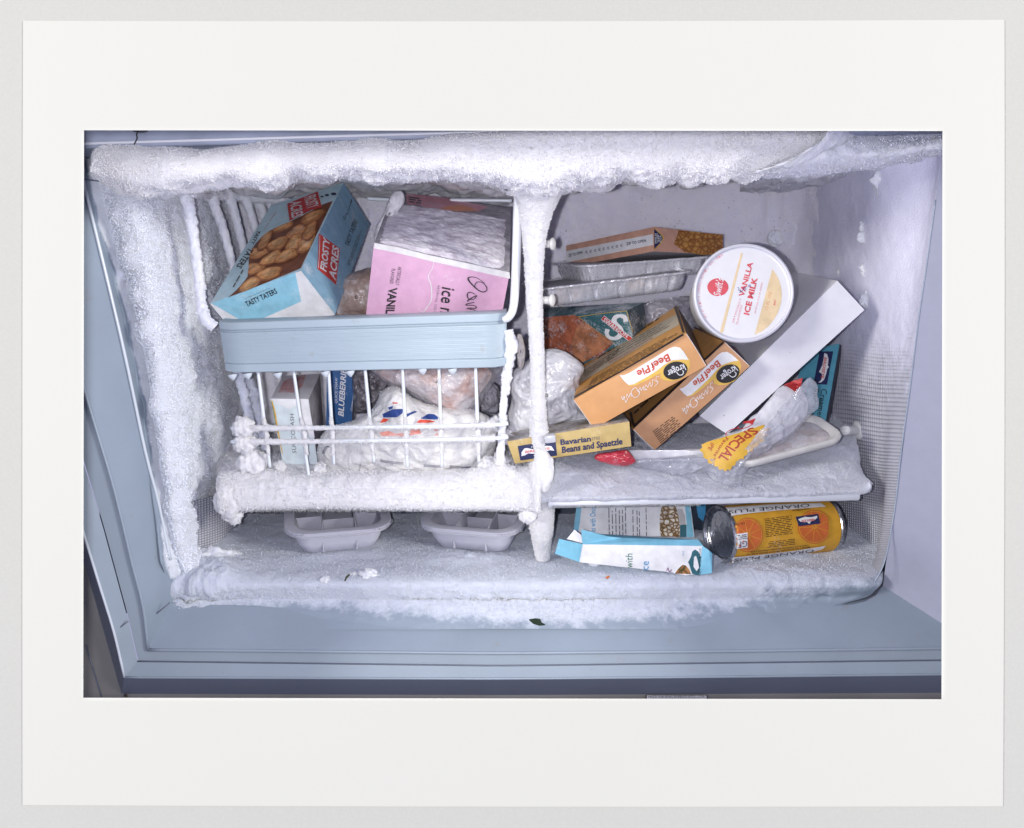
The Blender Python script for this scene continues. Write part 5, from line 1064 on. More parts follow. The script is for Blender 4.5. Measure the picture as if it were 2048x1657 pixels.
# ------------------------------------------------------------------ foil trays
FOIL = metal('foil', (.90, .90, .94), .27); FOIL.node_tree.nodes['Principled BSDF'].inputs['Metallic'].default_value = .45
def foil_tray(P0, P1, l_, h, lab, flutes, seed):
    O, ux, uy, uz, w_ = frame(P0, P1); t = thing('foil_tray', lab, 'foil tray', O + ux * w_ / 2 + uy * l_ / 2 - uz * h, 'stacked foil trays')
    nq = 420
    def ring(ins, z, r, wr=0.0, fl=0.0):
        fl *= 1.7; wr *= 1.3
        q = rrect(w_ - 2 * ins, l_ - 2 * ins, r, 14) + ins; q = np.concatenate([q, q[:1]]); q = resamp(q, nq + 1)[:-1]
        cc = np.array([w_ / 2, l_ / 2]); d = (q - cc) / np.linalg.norm(q - cc, axis=1)[:, None]
        ang = np.arange(nq); m = np.zeros(nq)
        for k_ in flutes: m += np.exp(-((q[:, 0] / w_ - k_) / .012) ** 2) * (np.abs(q[:, 1] - ins) < .02)
        cw = np.exp(-(np.minimum(np.abs(q[:, 0] - ins), np.abs(w_ - ins - q[:, 0])) / .016) ** 2) * np.exp(-(np.minimum(np.abs(q[:, 1] - ins), np.abs(l_ - ins - q[:, 1])) / .02) ** 2)
        wv = perlin(np.stack([ang * .55, np.full(nq, seed * 3.1 + z * 60), np.zeros(nq)], 1)); lo_ = perlin(np.stack([ang * .09, np.full(nq, seed + z * 90), np.zeros(nq)], 1))
        q = q - d * (fl * m - wr * (cw * wv * 1.3 + .35 * lo_))[:, None]
        return O + ux * q[:, :1] + uy * q[:, 1:] + uz * (z + wr * .4 * lo_[:, None])
    R_ = [ring(.0, -.0015, .022), ring(-.0012, .0, .022, .0006), ring(0, .0014, .022, .0008), ring(.003, .0014, .021, .0008), ring(.0055, -.0003, .020, .001, .0), ring(.0068, -h * .2, .019, .0016, .0022), ring(.0085, -h * .5, .018, .0022, .003), ring(.0105, -h * .8, .017, .0022, .0028), ring(.0125, -h, .016, .0014, .0012), ring(.02, -h - .001, .012, .0008)]
    V = np.concatenate(R_); V = V + (.0011 * ridged(V / .011, 3) - .0004)[:, None] * np.array([0, -1, .25]); F = [list(f) for f in grid_faces(len(R_), nq, True)] + [list(range((len(R_) - 1) * nq, len(R_) * nq))]
    link_mesh('tray_shell', V, F, FOIL, t)
    slab('lid_board', O, ux, uy, uz, w_ - .016, l_ - .016, .0016, cardgrey, t, x0=.008, y0=.008, z0=-.0012)
    return t
foil_tray(onY(1074, 581, .232), onY(1392, 543, .262), .13, .0215, 'longer foil tray with sparse upright flutes, lower of the two trays', (.04, .20, .37, .53, .70, .85), 1)
foil_tray(onY(1160, 534, .266), onY(1432, 514, .318), .12, .021, 'shorter foil tray pinched between the salmon carton and the tray below', (.3, .52, .72), 2)
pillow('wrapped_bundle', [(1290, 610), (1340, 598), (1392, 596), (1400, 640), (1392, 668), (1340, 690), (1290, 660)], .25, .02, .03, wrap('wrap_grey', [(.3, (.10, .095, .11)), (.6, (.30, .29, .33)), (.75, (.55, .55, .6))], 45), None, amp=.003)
o = bpy.data.objects['wrapped_bundle']; o['label'] = 'dark grey plastic wrapped bundle below the foil trays, behind the pie boxes'; o['category'] = 'package'

# ------------------------------------------------------------------ round ice milk tub
def lathe(name, c0, ax, prof, mat, parent, n=96, wob=None):
    ax = ax / np.linalg.norm(ax); a = np.cross(ax, UPV); a /= np.linalg.norm(a); b = np.cross(ax, a); th = np.linspace(0, 2 * np.pi, n, endpoint=False)
    V = []
    for i, (r, t_) in enumerate(prof):
        rr = np.full(n, r) if wob is None else r + wob * perlin(np.stack([np.cos(th) * 2.2, np.sin(th) * 2.2, np.full(n, t_ * 40)], 1)) * (r > .01)
        V.append(c0 + ax * t_ + (a * np.cos(th)[:, None] + b * np.sin(th)[:, None]) * np.asarray(rr)[:, None])
    V = np.concatenate(V); F = [list(f) for f in grid_faces(len(prof), n, True)] + [list(range(n))[::-1], list(range((len(prof) - 1) * n, len(prof) * n))]
    return link_mesh(name, V, F, mat, parent, smooth=True, split=math.radians(35))
lc = at(1487, 587, .84); bc = at(1458, 603, .918); axv = bc - lc; axv /= np.linalg.norm(axv); Rl = 99.5 / FPX * .84
tub = thing('ice_milk_tub', 'round white ice milk tub turned on its side, lid facing out', 'tub', lc + axv * .04 - np.array([0, 0, .045]))
LID = plastic('lid_plastic', (.60, .60, .66), .35, vary=.03)
lathe('lid', lc, axv, [(Rl * .2, .0012), (Rl * .88, .0012), (Rl * .915, .0006), (Rl * .93, -.0016), (Rl * .955, -.0024), (Rl * .985, -.0014), (Rl, .001), (Rl * .995, .0085), (Rl * .97, .0095), (Rl * .95, .0095)], LID, tub)
lathe('tub_body', lc, axv, [(Rl * .95, .006), (Rl * .965, .011), (Rl * .955, .013), (Rl * .93, .03), (Rl * .90, .05), (Rl * .86, .078), (Rl * .83, .080)], paper('tub_card', (.50, .485, .50), frost=.3), tub, wob=.0012)
lpn = Plane(lc + axv * .0012, -axv)
tanl = paper('lid_tan', (.63, .49, .30)); lidw = paper('lid_white', (.64, .635, .655), vary=.02); lred = paper('lid_red', (.56, .07, .09)); lpink = paper('lid_pink', (.58, .18, .22))
p = Print(lpn); p.ell(z5(668, 682), (91, 0), (0, 90.5), lidw, 1, n=60); p.done('lid_label', tub)
p = Print(lpn); p.poly(L(z5, (652, 306), (670, 310), (486, 1043), (458, 1036)), tanl, 3)
p.poly(L(z5, (940, 455), (975, 500), (1005, 560), (1022, 620), (1028, 690), (1020, 770), (995, 850), (955, 920), (905, 980), (850, 1025), (778, 1058)), tanl, 3); p.ell(z5(440, 621), (21.2, 0), (0, 17.8), lred, 3); p.done('lid_print', tub)
p = Print(lpn)
p.text('Swift\'s', z5(462, 708), z5(493, 548), z5(396, 692), lidw, 6, bold=.008, shear=.15); p.text('VANILLA', z5(677, 712), z5(762, 397), z5(632, 700), lred, 5, bold=.03); p.text('ICE MILK', z5(724, 880), z5(803, 537), z5(676, 868), lred, 5, bold=.035)
p.text('ARTIFICIALLY', z5(585, 952), z5(655, 727), z5(568, 946), lpink, 5); p.text('FLAVORED', z5(622, 962), z5(665, 787), z5(604, 957), lpink, 5); p.text('ARTIFICIAL COLOR ADDED', z5(786, 868), z5(853, 580), z5(772, 865), lpink, 5)
p.text('12 FL. OZ.', z5(898, 832), z5(938, 660), z5(872, 825), paper('lid_orange', (.58, .27, .12)), 5); p.text('8001', z5(966, 790), z5(973, 738), z5(950, 787), lred, 5, bold=.02)
msg = "MFD BY SWIFT & COMPANY, MEMPHIS, TENN. 38104"; a0, a1 = math.atan2(212, -330), math.atan2(-338, -178) + 2 * math.pi
for i, ch in enumerate(msg):
    if ch == ' ': continue
    a = a0 + (a1 - a0) * i / (len(msg) - 1); cx, cy, R1, R2 = 667, 681, 392, 412; da = (a1 - a0) / len(msg) * .36
    p.text(ch, z5(cx + R1 * math.cos(a - da), cy + R1 * math.sin(a - da)), z5(cx + R1 * math.cos(a + da), cy + R1 * math.sin(a + da)), z5(cx + R2 * math.cos(a - da), cy + R2 * math.sin(a - da)), lpink, 5)
inkb = paper('ink_blue', (.06, .05, .25))
p.stroke(L(z5, (618, 622), (632, 630), (628, 650), (645, 648), (640, 672), (660, 655), (675, 640), (672, 628), (688, 625), (696, 640), (680, 652)), .9, inkb, 9); p.stroke(L(z5, (715, 622), (722, 605), (735, 600), (728, 618), (742, 608)), .9, inkb, 9)
p.done('lettering', tub)

# ------------------------------------------------------------------ bags
bagm = wrap('bag_white', [(.3, (.50, .50, .56)), (.55, (.62, .62, .66)), (.75, (.68, .68, .70))], 50, .35, .35, bstr=.15)
CLEAR = film('clear_film', (.62, .63, .72), .30, .06)
def bag(name, label, cat, px, py, Y): return thing(name, label, cat, onY(px, py, Y))
# bread bag with the yellow burst
bb = bag('bread_bag', 'clear plastic bread bag with yellow starburst print and red ends, draped over the shelf', 'bag', 1450, 980, .10)
cont = pillow('bag_contents', L(z7, (60, 870), (180, 868), (350, 880), (520, 850), (640, 835), (760, 770), (860, 745), (960, 700), (1040, 600), (1140, 560), (1190, 470), (1240, 390), (1330, 350), (1420, 390), (1470, 470), (1470, 580), (1400, 680), (1290, 790), (1080, 900), (950, 980), (800, 1000), (660, 975), (500, 955), (300, 950), (110, 945)), .125, .028, .015, bagm, bb, amp=.0022, scale=.045, nth=220, nr=60, ctr=z7(840, 870))
flm = pillow('plastic_film', L(z7, (100, 960), (200, 935), (400, 955), (620, 930), (700, 900), (860, 830), (1000, 830), (1180, 720), (1350, 560), (1430, 400), (1480, 300), (1530, 360), (1550, 470), (1545, 545), (1480, 600), (1400, 690), (1290, 795), (1080, 905), (1000, 1000), (960, 1080), (945, 1170), (880, 1215), (800, 1150), (720, 1085), (640, 1010), (480, 1060), (300, 1030)), .105, .026, .010, CLEAR, bb, amp=.005, scale=.022, nth=220, nr=60, ctr=z7(900, 920))
z10 = Z1(1380, 820, 7.877); byel = paper('burst_yellow', (.58, .34, .035)); bred = paper('bag_red', (.40, .02, .02)); drk = paper('bag_letter', (.33, .03, .02))
lq = Quad(onY(*z10(100, 480), .086), onY(*z10(1180, 150), .090), onY(*z10(1330, 560), .076), onY(*z10(480, 1060), .068), bulge=.006, seed=3)
tips = [(200, 560), (330, 502), (650, 408), (870, 348), (1190, 236), (1262, 305), (1248, 402), (1212, 482), (1140, 548), (1066, 625), (985, 678), (938, 740), (850, 768), (795, 835), (695, 925), (600, 958), (485, 955), (412, 908), (285, 880), (195, 792), (128, 662)]
star = []
for i, q in enumerate(tips):
    star.append(q); n_ = tips[(i + 1) % len(tips)]; mx, my = (q[0] + n_[0]) / 2, (q[1] + n_[1]) / 2; k_ = .0 if i in (0, 1, 2, 3) else .09; star.append((mx + (700 - mx) * k_, my + (600 - my) * k_))
p = Print(lq, maxlen=7); p.poly(L(z10, *star), byel, 1); p.done('burst_label', bb)
p = Print(lq, maxlen=7)
for txt, A, B, up_, bo in (('SPE', (1045, 262), (800, 430), (95, 92), .02), ('CIAL', (790, 440), (500, 765), (128, 70), .02), ('Favorite"', (680, 408), (388, 765), (42, 34), .01), ('IPE', (405, 505), (322, 628), (62, 40), .01)):
    p.text(txt, z10(*A), z10(*B), z10(A[0] + up_[0], A[1] + up_[1]), drk, 4, bold=bo)
p.stroke(L(z10, (690, 395), (688, 350), (720, 310), (790, 270), (850, 262)), [1.5, 2, 1.6, 1.8, 1.4], bred, 4) ; p.stroke(L(z10, (880, 222), (862, 255), (905, 275), (985, 258), (1048, 215)), [1.2, 2.2, 1.6, 1.8, 1.5], bred, 4); p.poly(L(z10, (940, 150), (1010, 140), (1078, 118), (1050, 218), (1005, 190), (925, 185)), bred, 4)
p.done('lettering', bb)
sk = Skin(cont)
p = Print(sk, maxlen=5); p.poly(L(z7, (1280, 360), (1330, 335), (1400, 310), (1440, 300), (1425, 360), (1408, 440), (1360, 395), (1310, 365)), bred, 8); p.done('red_print', bb)
p = Print(sk, maxlen=5); p.poly(L(z7, (0, 875), (55, 872), (120, 955), (60, 950), (0, 930)), bred, 8); p.done('red_print', bb)
# pale red plastic sleeve under the mustard carton
pillow('red_sleeve', L(z6, (560, 1600), (700, 1575), (830, 1560), (880, 1600), (930, 1680), (800, 1720), (640, 1690), (540, 1650)), .095, .008, .01, wrap('red_plastic', [(.35, (.34, .015, .03)), (.6, (.42, .03, .05)), (.8, (.5, .2, .25))], 60, .25, .6), None, amp=.002)
o = bpy.data.objects['red_sleeve']; o['label'] = 'crumpled red plastic wrapper poking out under the mustard carton'; o['category'] = 'wrapper'
# white wrapped bag behind the post
wb = bag('wrapped_bag', 'white plastic wrapped bundle between the wire basket and the pie boxes', 'package', 1090, 870, .17)
pillow('bag_body', [(1022, 752), (1050, 728), (1078, 708), (1105, 700), (1140, 712), (1165, 735), (1158, 770), (1160, 815), (1172, 842), (1120, 852), (1070, 862), (1030, 872), (1016, 840), (1024, 800)], .155, .022, .03, wrap('wrap_white', [(.3, (.36, .35, .38)), (.5, (.56, .56, .60)), (.7, (.68, .68, .70))], 32, .25, .5), wb, amp=.0035, scale=.032, nr=50)
rows = [[(x, 838 + .02 * (x - 1090), .19), (x, 856, .155), (x, 872, .12), (x, 884 - (x - 1016) * .13, .098), (x, 892 - (x - 1016) * .14, .09)] for x in (1008, 1040, 1080, 1120, 1160, 1190)]
patch('frost', rows, 40, 160, lambda W, u, v: .003 * fbm(W / .015, 4) + .0012 * popcorn(W / .005), FROSTD, wb, fuzz=2500)
# foam meat tray
Of, ux, uy, uz, ln = frame(at(1482, 947, .856), at(1694, 890, .882), (0, -.25, 1))
ft = thing('foam_tray', 'empty off-white foam meat tray dusted with frost at the shelf edge', 'foam tray', Of + ux * ln / 2 - uz * .012)
FOAM = paper('foam_white', (.56, .545, .53), rough=.6, frost=.1, vary=.08); FOAMI = paper('foam_inner', (.42, .37, .37), frost=.65, fscale=150, vary=.2)
loft('tray_shell', (Of, ux, uy, uz), [(.0045, .0, .016, ln, .062), (.0, .004, .018, ln, .062), (-.0008, .0085, .018, ln, .062), (.0004, .0105, .018, ln, .062), (.003, .0108, .017, ln, .062), (.006, .0085, .016, ln, .062), (.010, .0045, .014, ln, .062)], FOAM, ft, cap=False)
loft('tray_floor', (Of, ux, uy, uz), [(.0085, .0062, .014, ln, .062), (.013, .0088, .012, ln, .062), (.020, .0094, .008, ln, .062)], FOAMI, ft)

# in the basket: dough bag, poultry bag, dark package and wrapped bits
db = bag('dough_bag', 'frost-covered white dough bag with red and blue print, low in the basket', 'bag', 800, 950, .12)
dbm = pillow('bag_body', [(648, 868), (672, 852), (715, 840), (752, 815), (765, 785), (795, 775), (830, 800), (868, 812), (912, 818), (955, 824), (990, 850), (985, 905), (962, 938), (900, 948), (820, 952), (740, 950), (662, 946), (640, 922), (638, 895)], .13, .036, .03, wrap('dough_white', [(.3, (.58, .575, .57)), (.6, (.66, .65, .64))], 40, .5, .1), db, amp=.0035, scale=.03, nth=160, nr=50, fuzz=2500)
sk = Skin(dbm); p = Print(sk, maxlen=4); bblue = paper('bag_blue', (.015, .045, .20), frost=.15); brd = paper('bag_scarlet', (.52, .05, .02), frost=.25, fscale=500); bpk = paper('bag_faded_red', (.58, .22, .18), frost=.6, fscale=500)
for m_, pts in ((bblue, ((228, 660), (330, 610), (440, 605), (435, 650), (380, 690), (240, 695))), (brd, ((205, 750), (235, 700), (300, 712), (260, 740))), (brd, ((575, 748), (610, 715), (720, 720), (775, 738), (700, 748))), (bblue, ((620, 705), (700, 655), (760, 660), (800, 690), (795, 715), (700, 712))), (bpk, ((195, 850), (290, 830), (360, 860), (440, 850), (470, 890), (330, 880), (220, 882))), (bpk, ((510, 880), (520, 810), (610, 805), (625, 860), (560, 868))), (bpk, ((680, 800), (800, 795), (870, 815), (860, 870), (760, 880), (800, 840))), (bblue, ((285, 590), (340, 575), (330, 600), (300, 618))), (brd, ((330, 537), (385, 540), (385, 552), (335, 552))), (bblue, ((475, 660), (560, 625), (590, 635), (520, 665), (480, 690)))):
    p.poly(L(zb, *pts), m_, 12)
p.done('bag_print', db)
p = Print(sk)
for k_ in range(3):
    p.stroke(L(zb, (205, 1130 + 9 * k_), (300, 1142 + 9 * k_), (445, 1156 + 9 * k_)), .8, navy, 12); p.stroke(L(zb, (650, 1176 + 10 * k_), (830, 1190 + 8 * k_)), .8, navy, 12); p.stroke(L(zb, (920, 1186 + 10 * k_), (1050, 1198 + 7 * k_), (1170, 1198)), .8, navy, 12); p.stroke(L(za, (975 + 10 * k_, 1345), (1005 + 9 * k_, 1285), (1040, 1278 + 6 * k_)), .8, navy, 12)
p.text('DOUGH', za(1308, 1490), za(1320, 1430), za(1295, 1488), navy, 12); p.text('OZ', zb(285, 1250), zb(335, 1250), zb(285, 1228), navy, 12); p.poly(L(zb, (385, 1240), (430, 1235), (440, 1265), (388, 1265)), byel, 12); p.done('lettering', db)
cb = bag('poultry_bag', 'clear bag of frosty pinkish poultry hanging in the basket middle', 'bag', 880, 820, .15)
pillow('poultry', L(zb, (150, 190), (420, 150), (800, 140), (1180, 150), (1300, 190), (1340, 260), (1250, 400), (1180, 520), (1080, 620), (960, 640), (860, 600), (700, 520), (480, 400), (250, 310)), .145, .04, .04, wrap('poultry_pink', [(.28, (.34, .13, .07)), (.4, (.50, .30, .24)), (.55, (.58, .50, .50)), (.75, (.64, .62, .64))], 34, .35, .3), cb, amp=.0035, scale=.03, nr=50)
pillow('plastic_film', L(zb, (130, 190), (420, 150), (800, 140), (1180, 150), (1330, 180), (1398, 236), (1310, 400), (1225, 535), (1175, 660), (1000, 705), (880, 650), (700, 545), (480, 425), (240, 330)), .135, .045, .03, film('bag_film', (.62, .62, .68), .22), cb, amp=.004, scale=.016, nr=50)
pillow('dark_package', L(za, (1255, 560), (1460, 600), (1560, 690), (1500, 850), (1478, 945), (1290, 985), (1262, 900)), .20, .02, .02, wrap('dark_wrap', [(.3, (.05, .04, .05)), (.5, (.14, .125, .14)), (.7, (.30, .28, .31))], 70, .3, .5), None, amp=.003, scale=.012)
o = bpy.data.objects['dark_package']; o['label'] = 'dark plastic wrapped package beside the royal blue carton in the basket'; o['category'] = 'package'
pillow('grey_bundle', L(zb, (1180, 400), (1290, 340), (1380, 360), (1430, 430), (1425, 560), (1400, 640), (1250, 640), (1190, 560)), .20, .02, .02, wrap('wrap_grey2', [(.3, (.17, .16, .18)), (.6, (.33, .32, .36))], 50, .6, .1), None, amp=.003)
o = bpy.data.objects['grey_bundle']; o['label'] = 'grey frosted bundle at the basket corner, behind the poultry bag'; o['category'] = 'package'
pillow('bread_package', L(z2, (1300, 1130), (1420, 1040), (1560, 985), (1660, 965), (1720, 1100), (1740, 1400), (1600, 1480), (1330, 1440), (1270, 1300)), .20, .03, .03, wrap('wrap_brown', [(.3, (.15, .085, .06)), (.5, (.34, .25, .21)), (.64, (.58, .54, .55))], 30, .3, .5), None, amp=.002, scale=.035)
o = bpy.data.objects['bread_package']; o['label'] = 'brown package under cloudy plastic between the tilted blue carton and the pink one'; o['category'] = 'package'
pillow('plastic_scrap', L(zb, (1605, -130), (1650, -150), (1680, -60), (1690, 20), (1680, 130), (1650, 205), (1625, 180), (1608, 90)), .10, .004, .004, wrap('scrap', [(.3, (.30, .26, .24)), (.6, (.48, .45, .44))], 80, .3, .5), None, amp=.002, scale=.01, nth=60, nr=20)
o = bpy.data.objects['plastic_scrap']; o['label'] = 'scrap of cloudy plastic hanging beside the basket panel by the post'; o['category'] = 'plastic scrap'
tube('icy_fringe', [onY(1016, 660, .085), onY(1022, 690, .085), onY(1018, 730, .088), onY(1012, 790, .09)], [.004, .006, .004, .002], FROST, bk, amp=.002, sides=24, n=60, fuzz=300)

# ------------------------------------------------------------------ under the right shelf: vegetable packets and a can
wpk = paper('packet_white', (.61, .61, .64), frost=.06); cyan = paper('packet_cyan', (.16, .40, .54), frost=.1); dteal = paper('packet_teal', (.015, .09, .12)); pgrn = paper('ink_forest', (.02, .12, .07)); pblu = paper('ink_azure', (.04, .24, .46))
c = Carton('vegetable_packet', 'crushed white and aqua vegetable packet lying open at the front', 'packet', ((0.1953,0.0624,-0.3142),(-0.1232,0.0133,0.0029),(-0.0009,-0.0025,-0.0256),(0.0042,0.0395,-0.0040)),
           {'O': (1405, 1091), 'A': (1164.5, 1088.5), 'B': (1397, 1151), 'AB': (1158, 1125), 'C': (1397, 1080), 'AC': (1163, 1066)}, {'front': wpk, 'rest': cyan, 'top': cyan}, bulge=.002, seed=12)
P = c.P
def flap(name, pts, mat, th=.0006):
    A = np.array([at(x, y, z) for x, y, z in pts]); V = np.concatenate([A, A + FWD * th]); n = len(A); F = [list(range(n)), list(range(n, 2 * n))[::-1]] + [[i, i + n, (i + 1) % n + n, (i + 1) % n] for i in range(n)]
    return link_mesh(name, V, F, mat, c.t, smooth=False)
zz = lambda k_: (P[k_] - CAM) @ FWD
fl1 = flap('end_flap', [(*z8(283, 478), zz('A') - .004), (*z8(512, 531), zz('A') - .0005), (*z8(480, 706), zz('AB') - .0005), (*z8(244, 624), zz('AB') - .004)], cyan)
flap('end_flap', [(*z8(1680, 545), zz('O') - .0005), (*z8(1745, 590), zz('O') - .002), (*z8(1778, 620), zz('O')), (*z8(1776, 812), zz('O')), (*z8(1650, 832), zz('B') - .0005)], cyan)
flap('torn_flap', [(*z8(512, 532), zz('A') - .001), (*z8(500, 386), zz('A') - .006), (*z8(600, 412), zz('A') - .004), (*z8(760, 455), zz('A') - .001), (*z8(900, 470), zz('A')), (*z8(1160, 468), zz('A') + .001), (*z8(1400, 485), zz('O') - .002), (*z8(1640, 486), zz('O') - .004), (*z8(1690, 548), zz('O') - .001)], cyan)
flap('torn_flap', [(*z8(360, 480), zz('A') + .002), (*z8(432, 390), zz('A') + .004), (*z8(500, 440), zz('A') + .002), (*z8(512, 520), zz('A') + .001)], wpk)
p = c.pr('front'); p.text('with', z8(865, 760 - 10), z8(868, 612), z8(805, 745), pgrn, 3); p.text('8 OZ.', z8(1672, 665), z8(1660, 555), z8(1642, 670), black, 6); p.text('NET WT.', z8(1683, 830), z8(1678, 680), z8(1640, 835), black, 6)
p.text('ce', z8(1015, 765), z8(1018, 680), z8(940, 765), pblu, 3); p.text('KM', z8(1418, 632), z8(1418, 592), z8(1398, 632), pblu, 3); p.text('2.', z8(1225, 740), z8(1195, 790), z8(1275, 765), paper('ink_purple', (.16, .02, .14)), 3); p.done('lettering', c.t)
p = c.pr('front'); p.poly(L(z8, (1520, 640), (1530, 600), (1570, 580), (1620, 600), (1670, 660), (1700, 720), (1700, 800), (1660, 832), (1600, 830), (1545, 815), (1500, 730), (1480, 700)), dteal, 1); p.poly(L(z8, (1560, 650), (1590, 640), (1620, 690), (1645, 760), (1610, 790), (1560, 745)), wpk, 2); p.poly(L(z8, (1290, 800), (1340, 740), (1400, 705), (1450, 712), (1510, 760), (1550, 822), (1450, 825)), white, 2); p.poly(L(z8, (1310, 805), (1360, 750), (1405, 722), (1450, 730), (1500, 770), (1530, 818)), photo_mat('photo_mixed', 'mixed'), 3); p.done('food_picture', c.t)
c2 = c
c = Carton('vegetable_packet', 'upright vegetable packet with cooking directions and a mixed vegetable picture, behind', 'packet', ((0.2108,0.1765,-0.3066),(-0.1345,0.0132,0.0000),(-0.0005,-0.0047,-0.0380),(0.0029,0.0297,-0.0037)),
           {'O': (1380, 1004), 'A': (1158, 1004), 'B': (1390, 1082), 'AB': (1149, 1068)}, {'front': wpk, 'rest': cyan}, seed=13)
p = c.pr('front'); p.poly(L(z8, (460, 130), (500, 130), (482, 310), (462, 428), (425, 420)), cyan, 1); p.poly(L(z8, (1500, 130), (1556, 130), (1600, 490), (1510, 490), (1515, 330)), cyan, 1); p.poly(L(z8, (1440, 330), (1512, 330), (1510, 488), (1436, 488)), dteal, 1); p.poly(L(z8, (1400, 180), (1470, 180), (1500, 250), (1505, 330), (1440, 335)), cardgrey, 1); p.done('printed_panel', c.t)
p = c.pr('front'); p.poly(L(z8, (1250, 130), (1390, 130), (1425, 250), (1440, 370), (1430, 485), (1240, 475), (1220, 400), (1222, 260)), photo_mat('photo_rice', 'rice'), 2); p.done('food_picture', c.t)
p = c.pr('front'); p.text('es with Onions', z8(610, 405), z8(620, 120), z8(560, 402), pblu, 3, bold=.01)
for i, x in enumerate((738, 768, 800, 832, 862, 890, 960, 1000, 1022, 1090)): p.small(z8(x, 462), z8(x + 2, 150), z8(x - 14, 462), 1, inkgrey, 3, 20 + i, fill=.6, ragged=.2)
p.done('lettering', c.t)
c = Carton('dark_packet', 'dark blue packet in shadow between the white packet and the can', 'packet', tuple(np.array(q) for q in (onY(1425, 1000, .20), onY(1385, 1000, .20) - onY(1425, 1000, .20), (0, 0, -.05), (.004, .03, 0))), {}, {'rest': paper('packet_shaded', (.01, .02, .04)), 'front': paper('packet_shaded', (.01, .02, .04))}, seed=14)  # navy card taken near black: the deep shade here is put into its colour
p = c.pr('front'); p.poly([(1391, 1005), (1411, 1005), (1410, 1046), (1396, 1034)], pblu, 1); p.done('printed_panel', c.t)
# juice can
ca, cb_ = at(1437.5, 1069.5, .905), at(1652, 1051, .950); axc = cb_ - ca; lenc = np.linalg.norm(axc); axc /= lenc; Rc = .0312
can = thing('juice_can', 'yellow and orange juice can on its side with a silver end', 'can', ca + axc * lenc / 2 - np.array([0, 0, Rc]))
STEEL = metal('tin_end', (.52, .53, .56), .20)
lathe('can_end', ca, axc, [(Rc * .3, .0045), (Rc * .80, .0042), (Rc * .84, .0030), (Rc * .88, .0036), (Rc * .925, .0030), (Rc * .945, -.0006), (Rc * .99, -.0012), (Rc * 1.015, .0006), (Rc * 1.01, .0035), (Rc * .98, .0042)], STEEL, can)
lathe('can_end', ca, axc, [(Rc * .98, lenc - .004), (Rc * 1.01, lenc - .003), (Rc * 1.01, lenc), (Rc * .95, lenc + .001), (Rc * .9, lenc - .002), (Rc * .3, lenc - .002)], STEEL, can)
cyel = paper('can_yellow', (.58, .30, .025), frost=.03)
body = lathe('can_label', ca, axc, [(Rc * .5, .013), (Rc * .96, .013), (Rc * .97, .0035)] + [(Rc * .985, .0035 + (lenc - .008) * i / 12) for i in range(13)] + [(Rc * .97, lenc - .0045)], cyel, can, n=128)
sk = Skin(body); cor = paper('can_orange', (.50, .115, .025)); p = Print(sk, maxlen=4)
p.poly(L(z9, (482, 160), (900, 130), (1345, 118), (1388, 150), (1000, 180), (700, 210), (522, 235)), white, 10); p.poly(L(z9, (556, 603), (800, 580), (1100, 545), (1388, 500), (1360, 530), (1150, 585), (860, 622), (640, 650), (548, 660)), white, 10); p.done('label_band', can)
for (cx, cy, rx_, ry_) in ((692, 402, 138, 154), (1288, 330, 150, 152)):
    p = Print(sk, maxlen=4); lim = (556 if cx < 900 else 0, 1412)
    clipx = lambda q: (min(max(q[0], lim[0] + (q[1] - 330) * .0), lim[1]), q[1])
    for sc_, m_, ly_ in ((1, cor, 10), (.94, cyel, 12), (.90, cor, 14)): p.poly([z9(*clipx((cx + rx_ * sc_ * math.cos(t_), cy + ry_ * sc_ * math.sin(t_)))) for t_ in np.linspace(0, 2 * math.pi, 40, endpoint=False)], m_, ly_)
    for k_ in range(9):
        t_ = k_ * 2 * math.pi / 9 + .3; p.stroke([z9(*clipx((cx + 8 * math.cos(t_), cy + 8 * math.sin(t_)))), z9(*clipx((cx + rx_ * .45 * math.cos(t_), cy + ry_ * .45 * math.sin(t_)))), z9(*clipx((cx + rx_ * .88 * math.cos(t_), cy + ry_ * .88 * math.sin(t_))))], [1.4, .8, .9], cyel, 17)
    p.done('orange_slice', can)
p = Print(sk, maxlen=4); p.poly(L(z9, (1118, 240), (1318, 215), (1338, 300), (1146, 325)), navy, 20); p.poly(L(z9, (1142, 262), (1175, 250), (1205, 240), (1222, 243), (1260, 244), (1310, 232), (1312, 250), (1285, 272), (1250, 285), (1248, 300), (1230, 300), (1225, 288), (1190, 288), (1160, 285)), white, 23); p.text('BIRDS EYE', z9(1285, 258), z9(1170, 270), z9(1287, 276), red, 26, bold=.03); p.done('logo', can); p = Print(sk, maxlen=4); p.poly(L(z9, (590, 395), (690, 380), (692, 515), (595, 528)), white, 20); p.poly(L(z9, (594, 442), (690, 428), (690, 433), (594, 447)), navy, 23)
p.text('GF', z9(688, 452), z9(608, 465), z9(690, 508), navy, 24, bold=.0); p.ell(z9(655, 460), (1.6, 0), (0, 1.8), redk, 27); p.ell(z9(622, 500), (1.6, 0), (0, 1.8), redk, 27); p.small(z9(680, 392), z9(600, 402), z9(684, 424), 2, inkgrey, 24, 3); p.done('label_emblem', can)
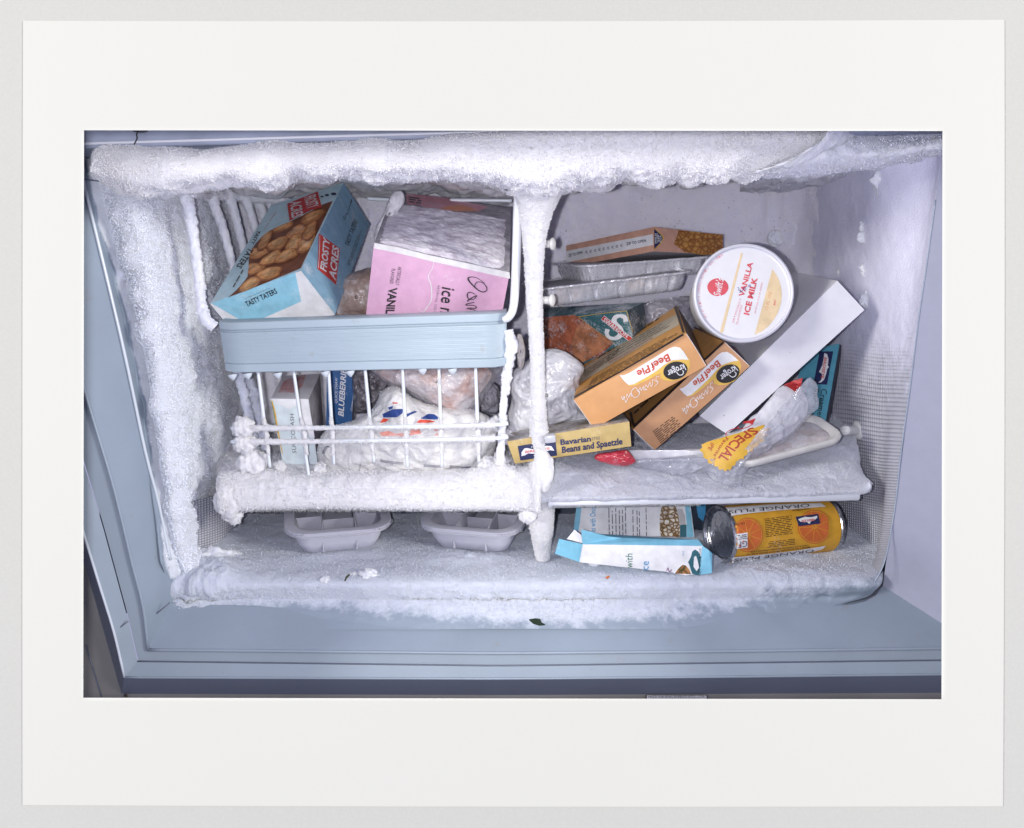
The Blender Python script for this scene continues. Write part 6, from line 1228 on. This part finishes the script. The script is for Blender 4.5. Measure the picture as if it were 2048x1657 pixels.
p = Print(sk); p.text('ORANGE PLUS', z9(1240, 122), z9(520, 182), z9(1245, 153), black, 14, bold=.0); p.text('ORANGE PLUS', z9(1285, 530), z9(575, 618), z9(1280, 556), black, 14, bold=.0)
p.small(z9(840, 255), z9(1085, 222), z9(858, 425), 11, brown, 14, 2, fill=.4, ragged=.08); p.small(z9(1110, 432), z9(858, 462), z9(1115, 490), 4, brown, 14, 4, fill=.4, ragged=.1); p.text('TWO 6-OZ CANS OF FROZEN ORANGE JUICE', z9(1235, 488), z9(715, 550), z9(1237, 500), brown, 14, bold=.02); p.text('AS MUCH BEVERAGE AS', z9(1020, 535), z9(680, 572), z9(1022, 546), brown, 14, bold=.02); p.text('MAKES 1 1/2 QUARTS', z9(1245, 506), z9(1020, 530), z9(1247, 518), brown, 14, bold=.02); p.text('STORE IN FREEZER', z9(1250, 162), z9(1088, 180), z9(1252, 174), brown, 14, bold=.01); p.text('9 FL. OZ.', z9(665, 288), z9(580, 302), z9(667, 304), brown, 22, bold=.02); p.done('lettering', can)

# crumbs and a scrap of leaf
def scrap(name, pts, m, lab, cat, zoff=.03):
    A = [onY(x, y, zoff) for x, y in pts]; V = np.concatenate([A, np.array(A) + [0, -.0006, .0014]]); n = len(A); F = [list(range(n)), list(range(2 * n - 1, n - 1, -1))] + [[i, (i + 1) % n, (i + 1) % n + n, i + n] for i in range(n)]
    o = link_mesh(name, V, F, m, None, smooth=False); o['label'] = lab; o['category'] = cat
scrap('leaf_scrap', [(1058, 1241), (1070, 1239), (1080, 1240), (1083, 1247), (1090, 1251), (1078, 1252), (1066, 1248)], paper('leaf_dark', (.012, .025, .012), frost=.1), 'torn dark green scrap of leaf on the bare sill below the frost', 'leaf scrap', .012)
scrap('grass_blade', [(689, 1163), (692, 1155), (699, 1150), (700, 1151), (694, 1157), (691, 1163)], paper('grass_dark', (.04, .045, .015)), 'short dark blade of grass on the frosty floor', 'grass blade', .05)
scrap('food_crumb', [(1211, 1157), (1216, 1153.5), (1219, 1155), (1215, 1158.5)], paper('crumb_orange', (.45, .12, .03)), 'tiny orange crumb on the floor frost before the crushed packet', 'crumb', .05)
